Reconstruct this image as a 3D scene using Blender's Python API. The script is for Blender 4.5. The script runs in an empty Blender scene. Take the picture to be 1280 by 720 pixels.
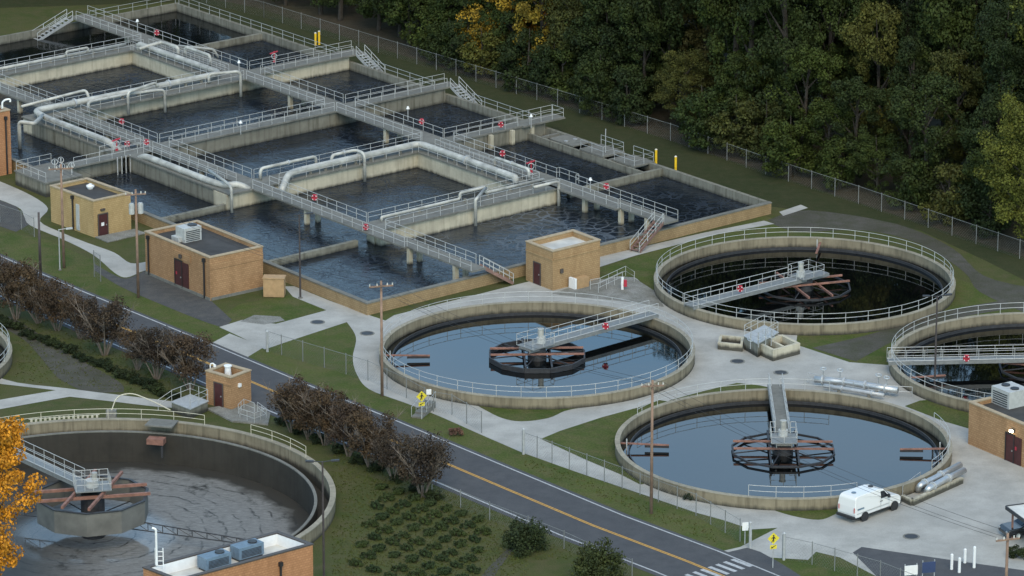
import bpy, math, random
from mathutils import Vector
from mathutils.geometry import tessellate_polygon
R = math.radians
rnd = random.Random(7)
scene = bpy.context.scene
COL = scene.collection
# ------------------------------------------------------------------ camera model (metres; x right, y away, z up)
CF, CP, CH = 5600.0, R(17.2), 128.0
CS, CC = math.sin(CP), math.cos(CP)
CY = CH / math.tan(CP)
def G(px, py, z=0.0):
    """surveying helper: the point at height z seen at photo pixel (px, py)"""
    x = (px - 640) / CF; y = -(py - 360) / CF
    d = (x, CC + y * CS, -CS + y * CC)
    t = (z - CH) / d[2]
    return Vector((d[0] * t, d[1] * t - CY, z))
# tank grid: u along the brick-faced end wall, v along the long side
TO = (-13.71, -8.84)
TU = (math.cos(R(40.6)), math.sin(R(40.6))); TV = (math.cos(R(127.6)), math.sin(R(127.6)))
def W(u, v, z=0.0):
    return Vector((TO[0] + u * TU[0] + v * TV[0], TO[1] + u * TU[1] + v * TV[1], z))
def T2(px, py, z):
    """pixel at height z -> tank grid (u, v)"""
    p = G(px, py, z); x = p.x - TO[0]; y = p.y - TO[1]
    det = TU[0] * TV[1] - TU[1] * TV[0]
    return ((x * TV[1] - y * TV[0]) / det, (TU[0] * y - TU[1] * x) / det)
# ------------------------------------------------------------------ mesh builder
class MB:
    def __init__(s): s.v = []; s.f = []; s.m = []
    def add(s, vs, fs, mi=0):
        b = len(s.v); s.v += [tuple(p) for p in vs]
        s.f += [tuple(i + b for i in f) for f in fs]; s.m += [mi] * len(fs)
    def prism(s, poly, z0, z1, mi=0):
        a = sum(poly[i][0] * poly[(i + 1) % len(poly)][1] - poly[(i + 1) % len(poly)][0] * poly[i][1] for i in range(len(poly)))
        if a < 0: poly = list(reversed(poly))
        n = len(poly)
        vs = [(p[0], p[1], z0) for p in poly] + [(p[0], p[1], z1) for p in poly]
        s.add(vs, [tuple(reversed(range(n))), tuple(range(n, 2 * n))] + [(i, (i + 1) % n, n + (i + 1) % n, n + i) for i in range(n)], mi)
    def box(s, c, sx, sy, z0, z1, ang=0, mi=0):
        ca, sa = math.cos(ang), math.sin(ang)
        s.prism([(c[0] + x * ca - y * sa, c[1] + x * sa + y * ca) for x, y in ((-sx/2, -sy/2), (sx/2, -sy/2), (sx/2, sy/2), (-sx/2, sy/2))], z0, z1, mi)
    def uvbox(s, u0, u1, v0, v1, z0, z1, mi=0):
        s.prism([W(u0, v0), W(u1, v0), W(u1, v1), W(u0, v1)], z0, z1, mi)
    def strip(s, p, q, w, z0, z1, mi=0):
        d = Vector((q[0] - p[0], q[1] - p[1])); d.normalize(); n = Vector((-d.y, d.x)) * w / 2
        s.prism([(p[0] - n.x, p[1] - n.y), (q[0] - n.x, q[1] - n.y), (q[0] + n.x, q[1] + n.y), (p[0] + n.x, p[1] + n.y)], z0, z1, mi)
    def beam(s, p, q, w, h, mi=0):
        p = Vector(p); q = Vector(q); d = (q - p)
        if d.length < 1e-6: return
        d.normalize()
        up = Vector((0, 0, 1)) if abs(d.z) < .95 else Vector((1, 0, 0))
        a = d.cross(up); a.normalize(); b = a.cross(d); b.normalize(); a = a * w / 2; b = b * h / 2
        vs = [p - a - b, p + a - b, p + a + b, p - a + b, q - a - b, q + a - b, q + a + b, q - a + b]
        s.add(vs, [(0, 1, 2, 3), (7, 6, 5, 4), (0, 4, 5, 1), (1, 5, 6, 2), (2, 6, 7, 3), (3, 7, 4, 0)], mi)
    def tube(s, pts, r, n=6, closed=False, mi=0, cap=True):
        pts = [Vector(p) for p in pts]; k = len(pts)
        rr = r if isinstance(r, (list, tuple)) else [r] * k
        vs = []; prev = None
        for i, p in enumerate(pts):
            a = pts[(i - 1) % k] if (closed or i > 0) else p
            b = pts[(i + 1) % k] if (closed or i < k - 1) else p
            d = (b - a)
            if d.length < 1e-7: d = Vector((0, 0, 1))
            d.normalize()
            if prev is None:
                up = Vector((0, 0, 1)) if abs(d.z) < .9 else Vector((1, 0, 0))
                x = d.cross(up)
            else:
                x = prev - d * prev.dot(d)
                if x.length < 1e-5: x = d.cross(Vector((0.3, 0.5, 1)))
            x.normalize(); prev = x; y = d.cross(x)
            for j in range(n):
                t = 2 * math.pi * j / n
                vs.append(p + (x * math.cos(t) + y * math.sin(t)) * rr[i])
        fs = []
        for i in range(k if closed else k - 1):
            i2 = (i + 1) % k
            for j in range(n):
                j2 = (j + 1) % n
                fs.append((i * n + j, i * n + j2, i2 * n + j2, i2 * n + j))
        if cap and not closed:
            fs.append(tuple(reversed(range(n)))); fs.append(tuple(range((k - 1) * n, k * n)))
        s.add(vs, fs, mi)
    def ring(s, c, r0, r1, z0, z1, n=96, mi=0):
        vs = []
        for i in range(n):
            t = 2 * math.pi * i / n; x, y = math.cos(t), math.sin(t)
            vs += [(c[0] + r0 * x, c[1] + r0 * y, z0), (c[0] + r1 * x, c[1] + r1 * y, z0), (c[0] + r1 * x, c[1] + r1 * y, z1), (c[0] + r0 * x, c[1] + r0 * y, z1)]
        fs = []
        for i in range(n):
            a = 4 * i; b = 4 * ((i + 1) % n)
            fs += [(a, a + 3, b + 3, b), (a + 1, b + 1, b + 2, a + 2), (a + 3, a + 2, b + 2, b + 3), (a, b, b + 1, a + 1)]
        s.add(vs, fs, mi)
    def disc(s, c, r, z, n=96, mi=0):
        s.add([(c[0] + r * math.cos(2 * math.pi * i / n), c[1] + r * math.sin(2 * math.pi * i / n), z) for i in range(n)], [tuple(range(n))], mi)
    def cyl(s, c, r, z0, z1, n=12, mi=0, r1=None):
        r1 = r if r1 is None else r1
        s.add([(c[0] + r * math.cos(2 * math.pi * i / n), c[1] + r * math.sin(2 * math.pi * i / n), z0) for i in range(n)] +
              [(c[0] + r1 * math.cos(2 * math.pi * i / n), c[1] + r1 * math.sin(2 * math.pi * i / n), z1) for i in range(n)],
              [tuple(reversed(range(n))), tuple(range(n, 2 * n))] + [(i, (i + 1) % n, n + (i + 1) % n, n + i) for i in range(n)], mi)
    def build(s, name, mats, parent=None, smooth=False, **tags):
        me = bpy.data.meshes.new(name)
        o = bpy.data.objects.new(name, me)
        off = Vector((0, 0, 0))
        if parent is not None: off = ORI[parent.name]
        me.from_pydata([(p[0] - off.x, p[1] - off.y, p[2] - off.z) for p in s.v], [], s.f)
        for m in (mats if isinstance(mats, (list, tuple)) else [mats]): me.materials.append(M[m])
        if any(s.m): me.polygons.foreach_set('material_index', s.m)
        if smooth: me.polygons.foreach_set('use_smooth', [True] * len(me.polygons))
        me.update()
        COL.objects.link(o)
        if parent is not None: o.parent = parent; ORI[o.name] = off.copy()
        else: ORI[o.name] = Vector((0, 0, 0))
        for k, v in tags.items(): o[k] = v
        return o
ORI = {}
def thing(name, label, cat, loc=(0, 0, 0), group=None):
    o = bpy.data.objects.new(name, None); COL.objects.link(o); o.empty_display_size = .3
    o.location = loc; o['label'] = label; o['category'] = cat
    if group: o['group'] = group
    ORI[o.name] = Vector(loc)
    return o
def copy_tree(o, parent=None):
    c = o.copy(); COL.objects.link(c)
    if parent is not None: c.parent = parent
    for ch in list(o.children): copy_tree(ch, c)
    return c
# ------------------------------------------------------------------ materials
M = {}
def nodes(name):
    m = bpy.data.materials.new(name); m.use_nodes = True; M[name] = m
    nt = m.node_tree; b = nt.nodes['Principled BSDF']
    return m, nt, b
def N(nt, t, **kw):
    n = nt.nodes.new(t)
    for k, v in kw.items():
        if hasattr(n, k): setattr(n, k, v)
        else: n.inputs[k].default_value = v
    return n
def ramp(nt, fac, stops):
    r = nt.nodes.new('ShaderNodeValToRGB'); e = r.color_ramp.elements
    while len(e) < len(stops): e.new(.5)
    for el, (p, c) in zip(e, stops): el.position = p; el.color = (c[0], c[1], c[2], 1)
    nt.links.new(fac, r.inputs['Fac']); return r.outputs['Color']
def coords(nt, scale=(1, 1, 1), kind='Object'):
    tc = nt.nodes.new('ShaderNodeTexCoord'); mp = nt.nodes.new('ShaderNodeMapping')
    mp.inputs['Scale'].default_value = scale
    nt.links.new(tc.outputs[kind], mp.inputs['Vector']); return mp.outputs['Vector']
def wcoords(nt, scale=(1, 1, 1)):
    g = nt.nodes.new('ShaderNodeNewGeometry'); mp = nt.nodes.new('ShaderNodeMapping')
    mp.inputs['Scale'].default_value = scale
    nt.links.new(g.outputs['Position'], mp.inputs['Vector']); return mp.outputs['Vector']
def noise(nt, vec, scale, detail=4, rough=.55):
    n = N(nt, 'ShaderNodeTexNoise'); n.inputs['Scale'].default_value = scale; n.inputs['Detail'].default_value = detail; n.inputs['Roughness'].default_value = rough
    nt.links.new(vec, n.inputs['Vector']); return n.outputs['Fac']
def mix(nt, a, b, fac, mode='MIX'):
    m = nt.nodes.new('ShaderNodeMix'); m.data_type = 'RGBA'; m.blend_type = mode
    for sock, v in ((m.inputs[6], a), (m.inputs[7], b)):
        if isinstance(v, (tuple, list)): sock.default_value = (v[0], v[1], v[2], 1)
        else: nt.links.new(v, sock)
    if isinstance(fac, (int, float)): m.inputs[0].default_value = fac
    else: nt.links.new(fac, m.inputs[0])
    return m.outputs[2]
def bump(nt, b, h, strength=.3, dist=.1):
    n = nt.nodes.new('ShaderNodeBump'); n.inputs['Strength'].default_value = strength; n.inputs['Distance'].default_value = dist
    nt.links.new(h, n.inputs['Height']); nt.links.new(n.outputs['Normal'], b.inputs['Normal'])
def mscale(c, k): return tuple(x * k for x in c)
def simple(name, col, rough=.6, metal=0, var=.15, scale=3.0):
    m, nt, b = nodes(name); b.inputs['Roughness'].default_value = rough; b.inputs['Metallic'].default_value = metal
    f = noise(nt, wcoords(nt), scale, 3)
    nt.links.new(ramp(nt, f, [(.3, mscale(col, 1 - var)), (.7, mscale(col, 1 + var))]), b.inputs['Base Color'])
def ground_mat(name, cols, s1=.08, s2=1.2, rough=.95, bs=.4, fine=9.0, sp_=.28):
    """three colours: main, second in broad patches, third in fine speckle"""
    m, nt, b = nodes(name); b.inputs['Roughness'].default_value = rough; b.inputs['Specular IOR Level'].default_value = .15
    v = wcoords(nt)
    a = mix(nt, cols[0], cols[1], ramp(nt, noise(nt, v, s1, 5, .6), [(.38, (0, 0, 0)), (.64, (1, 1, 1))]))
    f2 = ramp(nt, noise(nt, v, s2, 4, .65), [(.4, (0, 0, 0)), (.75, (1, 1, 1))])
    c = mix(nt, a, cols[2], f2)
    sp = ramp(nt, noise(nt, v, fine, 2, .7), [(.3, (1 - sp_,) * 3), (.7, (1 + sp_,) * 3)])
    nt.links.new(mix(nt, c, sp, 1.0, 'MULTIPLY'), b.inputs['Base Color'])
    bump(nt, b, noise(nt, v, fine, 3, .7), bs, .08)
ground_mat('grass', [(.048, .063, .018), (.066, .073, .024), (.080, .074, .036)], .12, .6)
#[(0.0285, 0.0456, 0.0114), (0.0456, 0.057, 0.0181), (0.057, 0.0589, 0.0228)], .09, .8)
ground_mat('shaded_grass', [(.026, .036, .013), (.036, .042, .017), (.046, .046, .022)], .1, .9)  # grass colour darkened, with the shade of the trees painted in
ground_mat('lawn', [(.044, .068, .014), (.070, .086, .022), (.092, .086, .038)], .13, .55, .95, .5, 6)
ground_mat('dirt', [(.050, .042, .030), (.036, .036, .020), (.065, .055, .040)], .12, 1.1)
ground_mat('gravel', [(.085, .082, .072), (.060, .058, .047), (.050, .054, .032)], .16, .55)
ground_mat('asphalt', [(0.0686, 0.0718, 0.078), (0.0811, 0.0835, 0.0881), (0.0585, 0.0608, 0.0663)], .15, .8, .85, .15, 14, .12)
ground_mat('old_asphalt', [(0.0723, 0.0723, 0.0723), (0.0561, 0.0578, 0.0595), (0.0935, 0.0918, 0.085)], .22, 1.1, .9, .2, 12)
ground_mat('paving', [(.39, .385, .36), (.315, .315, .298), (.255, .255, .238)], .10, .35, .85, .1, 7, .07)
ground_mat('paving_old', [(.22, .22, .205), (.18, .18, .165), (.13, .13, .11)], .2, .8, .9, .15, 8)
def concrete(name, base, dark, band=None, streak=.55):
    m, nt, b = nodes(name); b.inputs['Roughness'].default_value = .85; b.inputs['Specular IOR Level'].default_value = .25
    v = wcoords(nt); vs = wcoords(nt, (1.6, 1.6, .12))
    c = mix(nt, base, mscale(base, .72), ramp(nt, noise(nt, v, .5, 5, .65), [(.4, (0, 0, 0)), (.7, (1, 1, 1))]))
    st = ramp(nt, noise(nt, vs, 1.4, 4, .6), [(.48, (0, 0, 0)), (.72, (streak, streak, streak))])
    c = mix(nt, c, dark, st)
    if band:
        g = nt.nodes.new('ShaderNodeNewGeometry'); sx = nt.nodes.new('ShaderNodeSeparateXYZ'); nt.links.new(g.outputs['Position'], sx.inputs[0])
        ad = N(nt, 'ShaderNodeMath', operation='MULTIPLY_ADD'); nt.links.new(noise(nt, vs, 1.1, 4, .7), ad.inputs[0]); ad.inputs[1].default_value = band[2]; nt.links.new(sx.outputs['Z'], ad.inputs[2])
        mr = nt.nodes.new('ShaderNodeMapRange'); mr.inputs['From Min'].default_value = band[0] + band[2] * .5; mr.inputs['From Max'].default_value = band[1] + band[2] * .5
        mr.inputs['To Min'].default_value = .9; mr.inputs['To Max'].default_value = 0
        nt.links.new(ad.outputs[0], mr.inputs['Value'])
        c = mix(nt, c, (.030, .030, .026), mr.outputs[0])
    nt.links.new(c, b.inputs['Base Color']); bump(nt, b, noise(nt, v, 6, 4, .7), .2, .03)
concrete('tank_concrete', (.49, .455, .355), (.22, .20, .15), (.30, .62, .55), .5)
concrete('old_concrete', (0.204, 0.2, 0.166), (0.0723, 0.068, 0.051), (0.255, 0.637, 0.68), .85)
concrete('rim_concrete', (.235, .205, .145), (.085, .072, .05), (.04, .42, .6), .8)
concrete('rim_top', (.30, .275, .215), (.14, .125, .095))
concrete('deck_concrete', (.175, .175, .158), (.09, .09, .08))
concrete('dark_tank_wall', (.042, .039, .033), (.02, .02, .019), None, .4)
simple('galvanised', (0.4, 0.416, 0.424), .45, .25, .12)
simple('rail_paint', (.41, .42, .415), .5, .1, .1)
simple('galv_dark', (.19, .20, .20), .55, .15, .15)
simple('fence_wire', (.20, .21, .205), .6, .1, .15)
simple('cream_paint', (.50, .47, .37), .5, 0, .08)
simple('pipe_coat', (.385, .385, .355), .55, .1, .32, .8)
simple('stainless', (.50, .51, .51), .42, .75, .1)
simple('rusty_steel', (.23, .115, .085), .7, .1, .3, 2)
simple('dark_steel', (.035, .036, .04), .55, .2, .25)
simple('grey_panel', (.13, .13, .118), .7, 0, .22, .8)
simple('stair_steel', (.20, .12, .10), .7, .1, .3)
simple('door_maroon', (.055, .014, .014), .55, 0, .2)
simple('black_trim', (.018, .018, .02), .5, 0, .2)
simple('roof_dark', (.040, .039, .038), .9, 0, .3, .7)
simple('roof_light', (.50, .50, .47), .85, 0, .22, .5)
simple('coping', (.34, .27, .18), .8, 0, .15)
simple('dark_coping', (.065, .055, .05), .6, 0, .15)
simple('red_paint', (.36, .025, .045), .45, 0, .12)
simple('white_paint', (.72, .73, .73), .4, 0, .05)
simple('yellow_paint', (.75, .48, .02), .5, 0, .08)
simple('sign_yellow', (.62, .52, .04), .45, 0, .04)
simple('road_yellow', (.52, .29, .055), .8, 0, .25, 5)
simple('road_white', (.36, .37, .38), .8, 0, .25, 5)
simple('wood_pole', (.22, .145, .105), .85, 0, .25, 1.5)
simple('dark_pole', (.055, .045, .045), .6, .1, .2)
simple('tan_cabinet', (.36, .235, .12), .7, 0, .12)
simple('unit_grey', (.42, .43, .42), .55, .15, .12)
simple('unit_blue', (.13, .19, .25), .5, .15, .15)
simple('glass', (.012, .014, .018), .06, 0, 0)
simple('tyre', (.014, .014, .014), .8, 0, .2)
simple('tail_red', (.4, .02, .02), .25, 0, .02)
simple('ceramic', (.55, .54, .50), .4, 0, .08)
simple('bark', (.035, .029, .023), .9, 0, .35, 2.5)
simple('pale_bark', (.16, .13, .105), .9, 0, .3, 2.5)
simple('sign_blue', (.03, .05, .12), .5, 0, .1)
m, nt, b = nodes('car_white'); b.inputs['Base Color'].default_value = (.66, .665, .655, 1); b.inputs['Roughness'].default_value = .3; b.inputs['Coat Weight'].default_value = .5
m, nt, b = nodes('car_black'); b.inputs['Base Color'].default_value = (.012, .013, .016, 1); b.inputs['Roughness'].default_value = .25; b.inputs['Coat Weight'].default_value = .6
m, nt, b = nodes('lamp_glow'); b.inputs['Emission Color'].default_value = (1, .85, .6, 1); b.inputs['Emission Strength'].default_value = 14
def brick(name, c1, c2, mortar):
    m, nt, b = nodes(name); b.inputs['Roughness'].default_value = .88; b.inputs['Specular IOR Level'].default_value = .2
    g = nt.nodes.new('ShaderNodeNewGeometry'); sx = nt.nodes.new('ShaderNodeSeparateXYZ'); nt.links.new(g.outputs['Position'], sx.inputs[0])
    a = N(nt, 'ShaderNodeMath', operation='SUBTRACT'); nt.links.new(sx.outputs['X'], a.inputs[0]); nt.links.new(sx.outputs['Y'], a.inputs[1])
    a2 = N(nt, 'ShaderNodeMath', operation='ADD'); nt.links.new(sx.outputs['X'], a2.inputs[0]); nt.links.new(sx.outputs['Y'], a2.inputs[1])
    # run along whichever of the two diagonal wall directions this face follows
    ns = nt.nodes.new('ShaderNodeSeparateXYZ'); nt.links.new(g.outputs['Normal'], ns.inputs[0])
    pr = N(nt, 'ShaderNodeMath', operation='MULTIPLY'); nt.links.new(ns.outputs['X'], pr.inputs[0]); nt.links.new(ns.outputs['Y'], pr.inputs[1])
    gt = N(nt, 'ShaderNodeMath', operation='GREATER_THAN'); nt.links.new(pr.outputs[0], gt.inputs[0]); gt.inputs[1].default_value = 0
    mx = nt.nodes.new('ShaderNodeMix'); nt.links.new(gt.outputs[0], mx.inputs[0]); nt.links.new(a2.outputs[0], mx.inputs[2]); nt.links.new(a.outputs[0], mx.inputs[3])
    cb = nt.nodes.new('ShaderNodeCombineXYZ'); nt.links.new(mx.outputs[0], cb.inputs[0]); nt.links.new(sx.outputs['Z'], cb.inputs[1])
    bt = nt.nodes.new('ShaderNodeTexBrick'); bt.inputs['Scale'].default_value = 1; bt.inputs['Brick Width'].default_value = .40; bt.inputs['Row Height'].default_value = .20; bt.inputs['Mortar Size'].default_value = .024
    for k, c in (('Color1', c1), ('Color2', c2), ('Mortar', mortar)): bt.inputs[k].default_value = (c[0], c[1], c[2], 1)
    nt.links.new(cb.outputs[0], bt.inputs['Vector'])
    st = ramp(nt, noise(nt, wcoords(nt, (1, 1, .3)), .9, 5, .65), [(.3, (.82, .80, .78)), (.62, (1.05, 1.05, 1.05))])
    nt.links.new(mix(nt, bt.outputs['Color'], st, 1.0, 'MULTIPLY'), b.inputs['Base Color'])
    bump(nt, b, bt.outputs['Fac'], -.3, .01)
brick('brick_tan', (0.385, 0.236, 0.127), (0.311, 0.185, 0.0966), (0.261, 0.155, 0.081))
brick('brick_yellow', (0.437, 0.314, 0.157), (0.378, 0.269, 0.13), (0.318, 0.226, 0.109))
brick('brick_buff', (0.375, 0.254, 0.135), (0.319, 0.21, 0.109), (0.268, 0.176, 0.092))
brick('brick_orange', (0.421, 0.215, 0.110), (0.352, 0.176, 0.088), (0.296, 0.148, 0.074))
brick('brick_wall', (0.324, 0.235, 0.132), (0.271, 0.193, 0.107), (0.228, 0.162, 0.090))
def leaf(name, c, var=.35):
    m, nt, b = nodes(name); b.inputs['Roughness'].default_value = .75; b.inputs['Specular IOR Level'].default_value = .2
    oi = nt.nodes.new('ShaderNodeObjectInfo')
    v = coords(nt)
    f = noise(nt, v, .55, 3, .6)
    a = ramp(nt, f, [(.3, mscale(c, 1 - var)), (.7, (c[0] * (1 + var * 1.3), c[1] * (1 + var), c[2]))])
    o = ramp(nt, oi.outputs['Random'], [(0, (.70, .80, .85)), (.5, (1, 1, 1)), (1, (1.18, 1.15, .95))])
    fine = ramp(nt, noise(nt, v, 3.5, 1), [(.3, (.7, .7, .7)), (.7, (1.3, 1.3, 1.3))])
    nt.links.new(mix(nt, mix(nt, a, o, 1., 'MULTIPLY'), fine, 1., 'MULTIPLY'), b.inputs['Base Color'])
leaf('leaf_dark', (.019, .031, .010)); leaf('leaf_mid', (.029, .044, .011)); leaf('leaf_olive', (.050, .056, .016)); leaf('leaf_brown', (.070, .058, .020))
leaf('leaf_lime', (.080, .092, .018)); leaf('leaf_orange', (.44, .20, .022), .5); leaf('leaf_gold', (.23, .16, .026), .45); leaf('leaf_myrtle', (.050, .036, .029), .4); leaf('leaf_bush', (.034, .046, .017))
leaf('leaf_juniper', (.030, .047, .019)); leaf('leaf_hedge', (.018, .028, .012)); leaf('leaf_pink', (.12, .07, .06))
def water(name, base, rough, ripple, rscale, foam=None, ior=1.33):
    m, nt, b = nodes(name); b.inputs['Roughness'].default_value = rough; b.inputs['IOR'].default_value = ior
    v = wcoords(nt)
    col = mix(nt, base, mscale(base, 1.6), ramp(nt, noise(nt, v, .15, 3), [(.35, (0, 0, 0)), (.7, (1, 1, 1))]))
    if foam:
        wv = wcoords(nt, (1, 1, 1))
        d = N(nt, 'ShaderNodeTexNoise'); d.inputs['Scale'].default_value = .6; nt.links.new(wv, d.inputs['Vector'])
        vm = N(nt, 'ShaderNodeVectorMath', operation='MULTIPLY_ADD'); nt.links.new(d.outputs['Color'], vm.inputs[0]); vm.inputs[1].default_value = (1.6, 1.6, 0); nt.links.new(wv, vm.inputs[2])
        vo = N(nt, 'ShaderNodeTexVoronoi', feature='DISTANCE_TO_EDGE'); vo.inputs['Scale'].default_value = foam[1]; nt.links.new(vm.outputs[0], vo.inputs['Vector'])
        web = ramp(nt, vo.outputs['Distance'], [(.0, (1, 1, 1)), (.13, (0, 0, 0))])
        patch = ramp(nt, noise(nt, wv, foam[2], 3), [(.42, (0, 0, 0)), (.62, (1, 1, 1))])
        fm = mix(nt, web, patch, 1., 'MULTIPLY')
        col = mix(nt, col, foam[0], fm)
        rr = ramp(nt, fm, [(0, (rough, rough, rough)), (1, (.6, .6, .6))]); nt.links.new(rr, b.inputs['Roughness'])
    nt.links.new(col, b.inputs['Base Color'])
    if ripple:
        h = mix(nt, noise(nt, v, rscale, 3, .6), noise(nt, v, rscale * .3, 2, .5), .5)
        bump(nt, b, h, ripple, .25)
water('still_water', (.0012, .0016, .0018), .03, .010, 1.2, ior=1.56)
water('aerated_water', (.006, .009, .014), .14, .65, 1.5, ((.026, .034, .046), 1.0, .2), ior=1.27)
water('foamy_water', (.009, .013, .019), .14, .65, 1.5, ((.115, .132, .15), .8, .06), ior=1.30)
water('channel_water', (.003, .004, .005), .08, .16, 1.2)
m, nt, b = nodes('scum_water'); b.inputs['IOR'].default_value = 1.40
v = coords(nt)
ln = N(nt, 'ShaderNodeVectorMath', operation='LENGTH'); nt.links.new(v, ln.inputs[0])
wn = N(nt, 'ShaderNodeTexNoise'); wn.inputs['Scale'].default_value = .35; wn.inputs['Detail'].default_value = 4; nt.links.new(v, wn.inputs['Vector'])
ma = N(nt, 'ShaderNodeMath', operation='MULTIPLY_ADD'); nt.links.new(wn.outputs['Fac'], ma.inputs[0]); ma.inputs[1].default_value = 2.0; nt.links.new(ln.outputs['Value'], ma.inputs[2])
pp = N(nt, 'ShaderNodeMath', operation='PINGPONG'); nt.links.new(ma.outputs[0], pp.inputs[0]); pp.inputs[1].default_value = .75
arc = ramp(nt, pp.outputs[0], [(0, (1, 1, 1)), (.16, (0, 0, 0))])
gap = ramp(nt, noise(nt, v, .5, 4, .7), [(.42, (0, 0, 0)), (.6, (1, 1, 1))])
arc = mix(nt, arc, gap, 1., 'MULTIPLY')
blot = ramp(nt, noise(nt, v, .30, 5, .7), [(.31, (1, 1, 1)), (.42, (0, 0, 0))])
fib = ramp(nt, noise(nt, coords(nt, (.5, 1.6, 1)), 2.6, 6, .8), [(.36, (.35, .35, .35)), (.66, (1, 1, 1))])
sx = nt.nodes.new('ShaderNodeSeparateXYZ'); nt.links.new(v, sx.inputs[0])
ed = N(nt, 'ShaderNodeMath', operation='MULTIPLY_ADD'); nt.links.new(wn.outputs['Fac'], ed.inputs[0]); ed.inputs[1].default_value = -5.0; nt.links.new(ln.outputs['Value'], ed.inputs[2])
em = nt.nodes.new('ShaderNodeMapRange'); em.inputs['From Min'].default_value = 13.2; em.inputs['From Max'].default_value = 14.6; em.inputs['To Min'].default_value = 1; em.inputs['To Max'].default_value = 0; nt.links.new(ed.outputs[0], em.inputs['Value'])
wm = nt.nodes.new('ShaderNodeMapRange'); wm.inputs['From Min'].default_value = -5; wm.inputs['From Max'].default_value = 2; wm.inputs['To Min'].default_value = .15; wm.inputs['To Max'].default_value = 1; nt.links.new(sx.outputs['X'], wm.inputs['Value'])
k = mix(nt, em.outputs[0], wm.outputs[0], 1., 'MULTIPLY'); k = mix(nt, k, fib, 1., 'MULTIPLY')
scum = mix(nt, (.043, .042, .038), (.23, .232, .225), k)
c = mix(nt, scum, (.032, .033, .033), arc); c = mix(nt, c, (.03, .031, .03), blot)
nt.links.new(c, b.inputs['Base Color'])
far = nt.nodes.new('ShaderNodeMapRange'); far.inputs['From Min'].default_value = 5.6; far.inputs['From Max'].default_value = 7.5; nt.links.new(ln.outputs['Value'], far.inputs['Value'])
nt.links.new(mix(nt, (.07, .07, .07), (.42, .42, .42), far.outputs[0]), b.inputs['Roughness'])
sl_ = nt.nodes.new('ShaderNodeMapRange'); sl_.inputs['To Min'].default_value = .5; sl_.inputs['To Max'].default_value = .07; nt.links.new(far.outputs[0], sl_.inputs['Value']); nt.links.new(sl_.outputs[0], b.inputs['Specular IOR Level'])
bump(nt, b, noise(nt, v, 1.5, 3), .03, .1)
# ------------------------------------------------------------------ generic part builders
POST = {}
def post_mesh(mat, r=.04):
    if (mat, r) not in POST:
        me = bpy.data.meshes.new('post'); n = 6
        vs = [(r * math.cos(2 * math.pi * i / n), r * math.sin(2 * math.pi * i / n), z) for z in (0, 1) for i in range(n)]
        me.from_pydata(vs, [], [(i, (i + 1) % n, n + (i + 1) % n, n + i) for i in range(n)] + [tuple(range(n, 2 * n))]); me.materials.append(M[mat])
        POST[(mat, r)] = me
    return POST[(mat, r)]
def add_post(parent, p, h, mat='rail_paint', r=.04, name='post'):
    o = bpy.data.objects.new(name, post_mesh(mat, r)); COL.objects.link(o); o.parent = parent
    o.location = Vector(p) - ORI[parent.name]; o.scale = (1, 1, h); return o
def railing(parent, pts, h=1.05, spacing=1.9, closed=False, mat='rail_paint', r=.024, mids=(.52,), ends=True):
    pts = [Vector(p) for p in pts]
    mb = MB()
    for k in (1.0,) + tuple(mids): mb.tube([p + Vector((0, 0, h * k)) for p in pts], r, 6, closed)
    o = mb.build('railing', mat, parent)
    segs = list(zip(pts, pts[1:] + pts[:1])) if closed else list(zip(pts, pts[1:]))
    if closed and len(pts) > 20:
        L = sum((b - a).length for a, b in segs); n = int(L / spacing); step = len(pts) / n
        ps = [pts[int(i * step)] for i in range(n)]
    elif len(pts) > 6:
        ps = [pts[0]]; acc = 0.0
        for a, b in segs:
            acc += (b - a).length
            if acc >= spacing: ps.append(b); acc = 0.0
        if acc > spacing * .3: ps.append(pts[-1])
    else:
        ps = []
        for a, b in segs:
            n = max(1, round((b - a).length / spacing)); ps += [a.lerp(b, i / n) for i in range(n)]
        if not closed: ps.append(pts[-1])
    for p in ps: add_post(o, p, h, mat, .028)
    return o
def arc_pts(c, r, a0, a1, z, n=60):
    return [Vector((c[0] + r * math.cos(R(a0 + (a1 - a0) * i / n)), c[1] + r * math.sin(R(a0 + (a1 - a0) * i / n)), z)) for i in range(n + 1)]
def smooth_path(pts, r=.4, n=5):
    """round the corners of a polyline"""
    pts = [Vector(p) for p in pts]; out = [pts[0]]
    for a, b, c in zip(pts, pts[1:], pts[2:]):
        d1 = (a - b); d2 = (c - b); k = min(r, d1.length * .45, d2.length * .45)
        p = b + d1.normalized() * k; q = b + d2.normalized() * k
        for i in range(n + 1):
            t = i / n; out.append(p.lerp(b, t).lerp(b.lerp(q, t), t))
    out.append(pts[-1]); return out
def torus(mb, c, R0, r, axis=(0, 1, 0), n=14, m=6):
    ax = Vector(axis).normalized(); a = ax.cross(Vector((0, 0, 1))).normalized(); b = ax.cross(a)
    mb.tube([Vector(c) + (a * math.cos(2 * math.pi * i / n) + b * math.sin(2 * math.pi * i / n)) * R0 for i in range(n)], r, m, True)
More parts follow.
